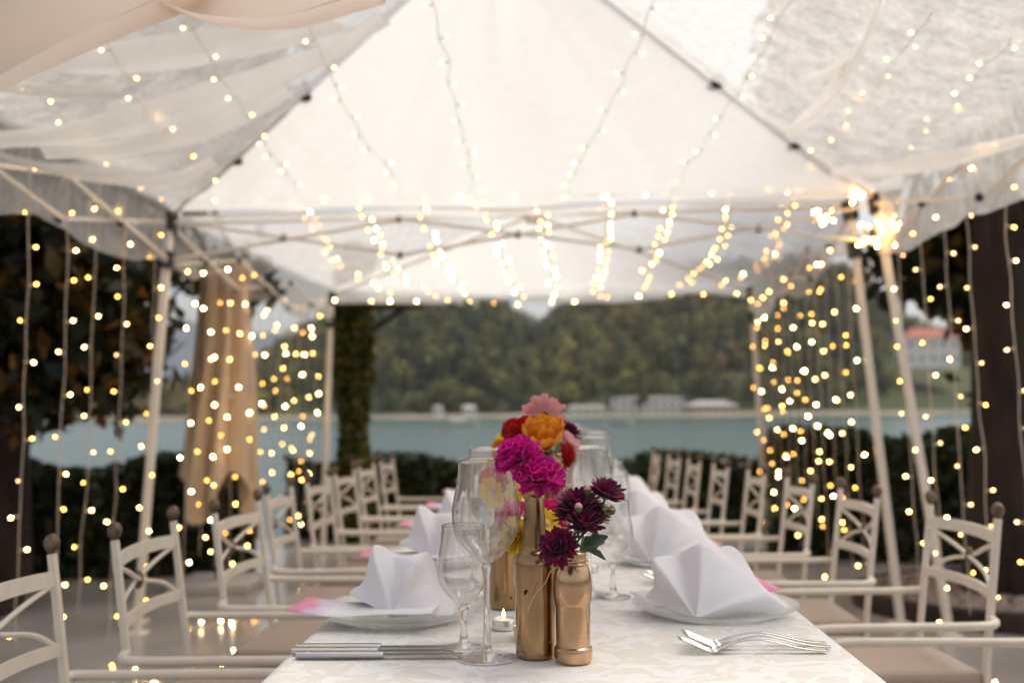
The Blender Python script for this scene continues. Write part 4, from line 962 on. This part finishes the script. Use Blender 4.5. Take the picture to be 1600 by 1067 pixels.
flower('carnation', 'magenta', P(813, 722, 1.405), (-.30, -.40, .85), 1.08, m1, 'ruffled magenta carnation leaning towards the tall wine glass')
flower('carnation', 'magenta', P(843, 755, 1.385), (.10, -.50, .80), 1.10, m1, 'ruffled magenta carnation drooping over the long-neck bottle mouth')
flower('rose', 'orange', P(852, 700, 1.83), (-.10, -.45, .9), 1.28, m4, 'open orange rose in the taller gold bottle')
flower('carnation', 'red', P(822, 680, 1.86), (-.6, -.5, .75), 1.05, m4, 'dark red carnation pressed against the orange rose')
flower('gerbera', 'pink', P(851, 648, 1.92), (-.10, .80, .50), 1.12, m4, 'pale pink gerbera seen from behind, topmost of the bouquet')
flower('mum', 'purple', P(887, 678, 1.98), (.5, .1, .85), 1.15, (B4.x + .005, B4.y, TZ + .265), 'dark purple bloom behind the orange rose')
flower('daisy', 'pink', P(888, 692, 1.93), (.6, -.3, .6), 1.25, (B4.x + .005, B4.y, TZ + .265), 'small pale pink bloom beside the orange rose')
flower('carnation', 'red', P(878, 712, 1.90), (.9, -.2, .1), .75, (B4.x + .006, B4.y, TZ + .265), 'bright red carnation hanging beside the taller bottle mouth')
flower('daisy', 'yellow', P(793, 684, 2.05), (-.5, -.3, .8), 1.3, m4, 'yellow bloom behind the dark red carnation')
flower('carnation', 'red', P(806, 676, 1.92), (-.5, -.4, .8), .85, m4, 'bright red carnation half hidden behind the dark red one')
flower('carnation', 'orange', P(790, 706, 1.96), (-.7, -.4, .5), .85, m4, 'orange carnation low on the wine-glass side of the bouquet')
flower('carnation', 'coral', P(770, 752, 1.80), (-.8, -.2, .5), .8, m3, 'smaller coral carnation at the edge of the wine-glass bowl')
flower('mum', 'yellow', P(800, 790, 1.72), (-.3, -.8, .2), 1.0, m3, 'yellow chrysanthemum hanging against the gold bottle behind the tea light')
flower('carnation', 'coral', P(786, 756, 1.75), (-.65, -.45, .6), 1.0, m3, 'coral carnation seen through the tall wine glass')
flower('daisy', 'yellow', P(772, 768, 1.73), (-.4, -.6, -.2), 1.25, m3, 'yellow daisy drooping below the coral carnation')
flower('daisy', 'yellow', P(812, 766, 1.76), (.35, -.5, .6), 1.1, m3, 'yellow daisy between coral and magenta carnations')
flower('carnation', 'hotpink', P(808, 812, 1.53), (-.75, -.3, .5), .85, mj2, 'hot pink carnation left hidden behind the long-neck bottle neck')
flower('mum', 'yellow', P(812, 838, 1.50), (-.65, -.55, .15), 1.25, mj2, 'large yellow chrysanthemum behind the long-neck bottle shoulder')
flower('carnation', 'hotpink', P(858, 808, 1.54), (.7, -.2, .7), .85, mj2, 'hot pink carnation between the bottle neck and purple chrysanthemums')
flower('daisy', 'yellow', P(852, 818, 1.49), (.35, -.6, .35), 1.0, mj2, 'yellow daisy tucked against the long-neck bottle neck')
flower('mum', 'purple', P(946, 774, 1.37), (.28, -.30, .9), 1.12, mj, 'dark purple chrysanthemum on the longest stem, tilted outwards')
flower('mum', 'purple', P(903, 793, 1.385), (-.10, -.22, .95), 1.35, mj, 'dark purple chrysanthemum at the crown of the juice-bottle posy')
flower('mum', 'purple', P(913, 822, 1.355), (.15, -.35, .9), 1.15, mj, 'dark purple chrysanthemum in the middle of the juice-bottle posy')
flower('mum', 'purple', P(890, 806, 1.40), (-.4, -.1, .9), 1.05, mj, 'dark purple chrysanthemum at the back of the juice-bottle posy')
flower('mum', 'purple', P(926, 806, 1.39), (.45, -.1, .85), 1.0, mj, 'dark purple chrysanthemum below the pale half-open bud')
flower('mum', 'purple', P(874, 856, 1.345), (-.30, -.85, .30), 1.15, mj, 'dark purple chrysanthemum facing outwards over the juice-bottle rim')
# buds and leaves of the posy
def bud(p, label, open_):
    t = thing('flower_bud', label, 'bud', p); mo = Vector(mj) - Vector(p)
    MB().ball((0, 0, 0), .0052, 10, 8, (1, 1, 1.15)).build('bud_head', PM['pink'] if open_ else M['raffia'], t)
    MB().lathe([(0, -.0075), (.0035, -.006), (.0058, -.001), (.0045, .001)], 10).build('calyx', M['stem'], t)
    MB().tube(cat_rom([(0, 0, -.005), mo * .5 + Vector((0, 0, .01)), mo, mo + Vector((0, 0, -.04))], 5), .0011, 5).build('stem', M['stem'], t)
bud(P(918, 764, 1.36), 'pale half-open bud rising above the purple chrysanthemums', True); bud(P(904, 792, 1.335), 'pale bud in front of the purple chrysanthemums', True); bud(P(956, 796, 1.37), 'tiny brown bud on a side stem beside the leaves', False); bud(P(946, 796, 1.375), 'tiny green-brown bud on the forked side stem', False)
def posy_leaf(p, axis, roll, L, label):
    def wf(s): return L * (.05 + .26 * math.sin(math.pi * min(1, s * .95 + .02)) ** .8 * (1 + .18 * math.sin(s * 19)))
    me = petal_mesh('posy_leaf', L, wf, -.12, .0012, M['flower_leaf'], 14, 6, .3); o = link('posy_leaf', me)
    x = Vector(axis).normalized(); y = Vector((0, 0, 1)).cross(x).normalized(); z = x.cross(y); mt = Matrix((x, y, z)).transposed().to_4x4() @ Matrix.Rotation(roll, 4, 'X'); mt.translation = p; o.matrix_world = mt
    tag(o, label, 'leaf')
posy_leaf(P(908, 862, 1.375), (.75, -.1, .55), R(-55), .043, 'broad dark green leaf rising from the juice-bottle mouth'); posy_leaf(P(913, 858, 1.365), (.85, -.25, -.25), R(-40), .032, 'lobed dark green leaf drooping over the juice-bottle shoulder'); posy_leaf(P(888, 838, 1.39), (-.7, .1, .45), R(-50), .02, 'small dark leaf behind the chrysanthemum facing outwards')
cols = ['red', 'yellow', 'hotpink', 'orange', 'pink', 'purple', 'coral', 'magenta']
for i, (p, k) in enumerate(FARB):
    for j in range(3):
        a = j * 2.1 + i; c = cols[(i * 3 + j) % 8]; d = Vector((math.cos(a) * .5, math.sin(a) * .5 - .2, .9))
        flower('carnation' if c not in ('yellow', 'pink') else 'daisy', c, Vector((p.x, p.y, TZ + .262)) + d * .022, d, 1.0, (p.x, p.y, TZ + .235), f'{c.replace("hot", "hot ")} bloom in the mid-table bottle, {ORD[i]} beyond the orange rose')

# ------------------------------------------------------------------ air
m = bpy.data.materials.new('haze'); m.use_nodes = True; n = m.node_tree.nodes; n.clear()
pv = n.new('ShaderNodeVolumePrincipled'); pv.inputs['Color'].default_value = (0.92, 0.94, 0.97, 1); pv.inputs['Density'].default_value = 0.00012; pv.inputs['Anisotropy'].default_value = 0.2
o_ = n.new('ShaderNodeOutputMaterial'); m.node_tree.links.new(pv.outputs[0], o_.inputs['Volume'])
setting(MB().box((-5200, -420, -4.5), (5200, 4300, 520)).build('haze', m, smooth=False), 'stuff')
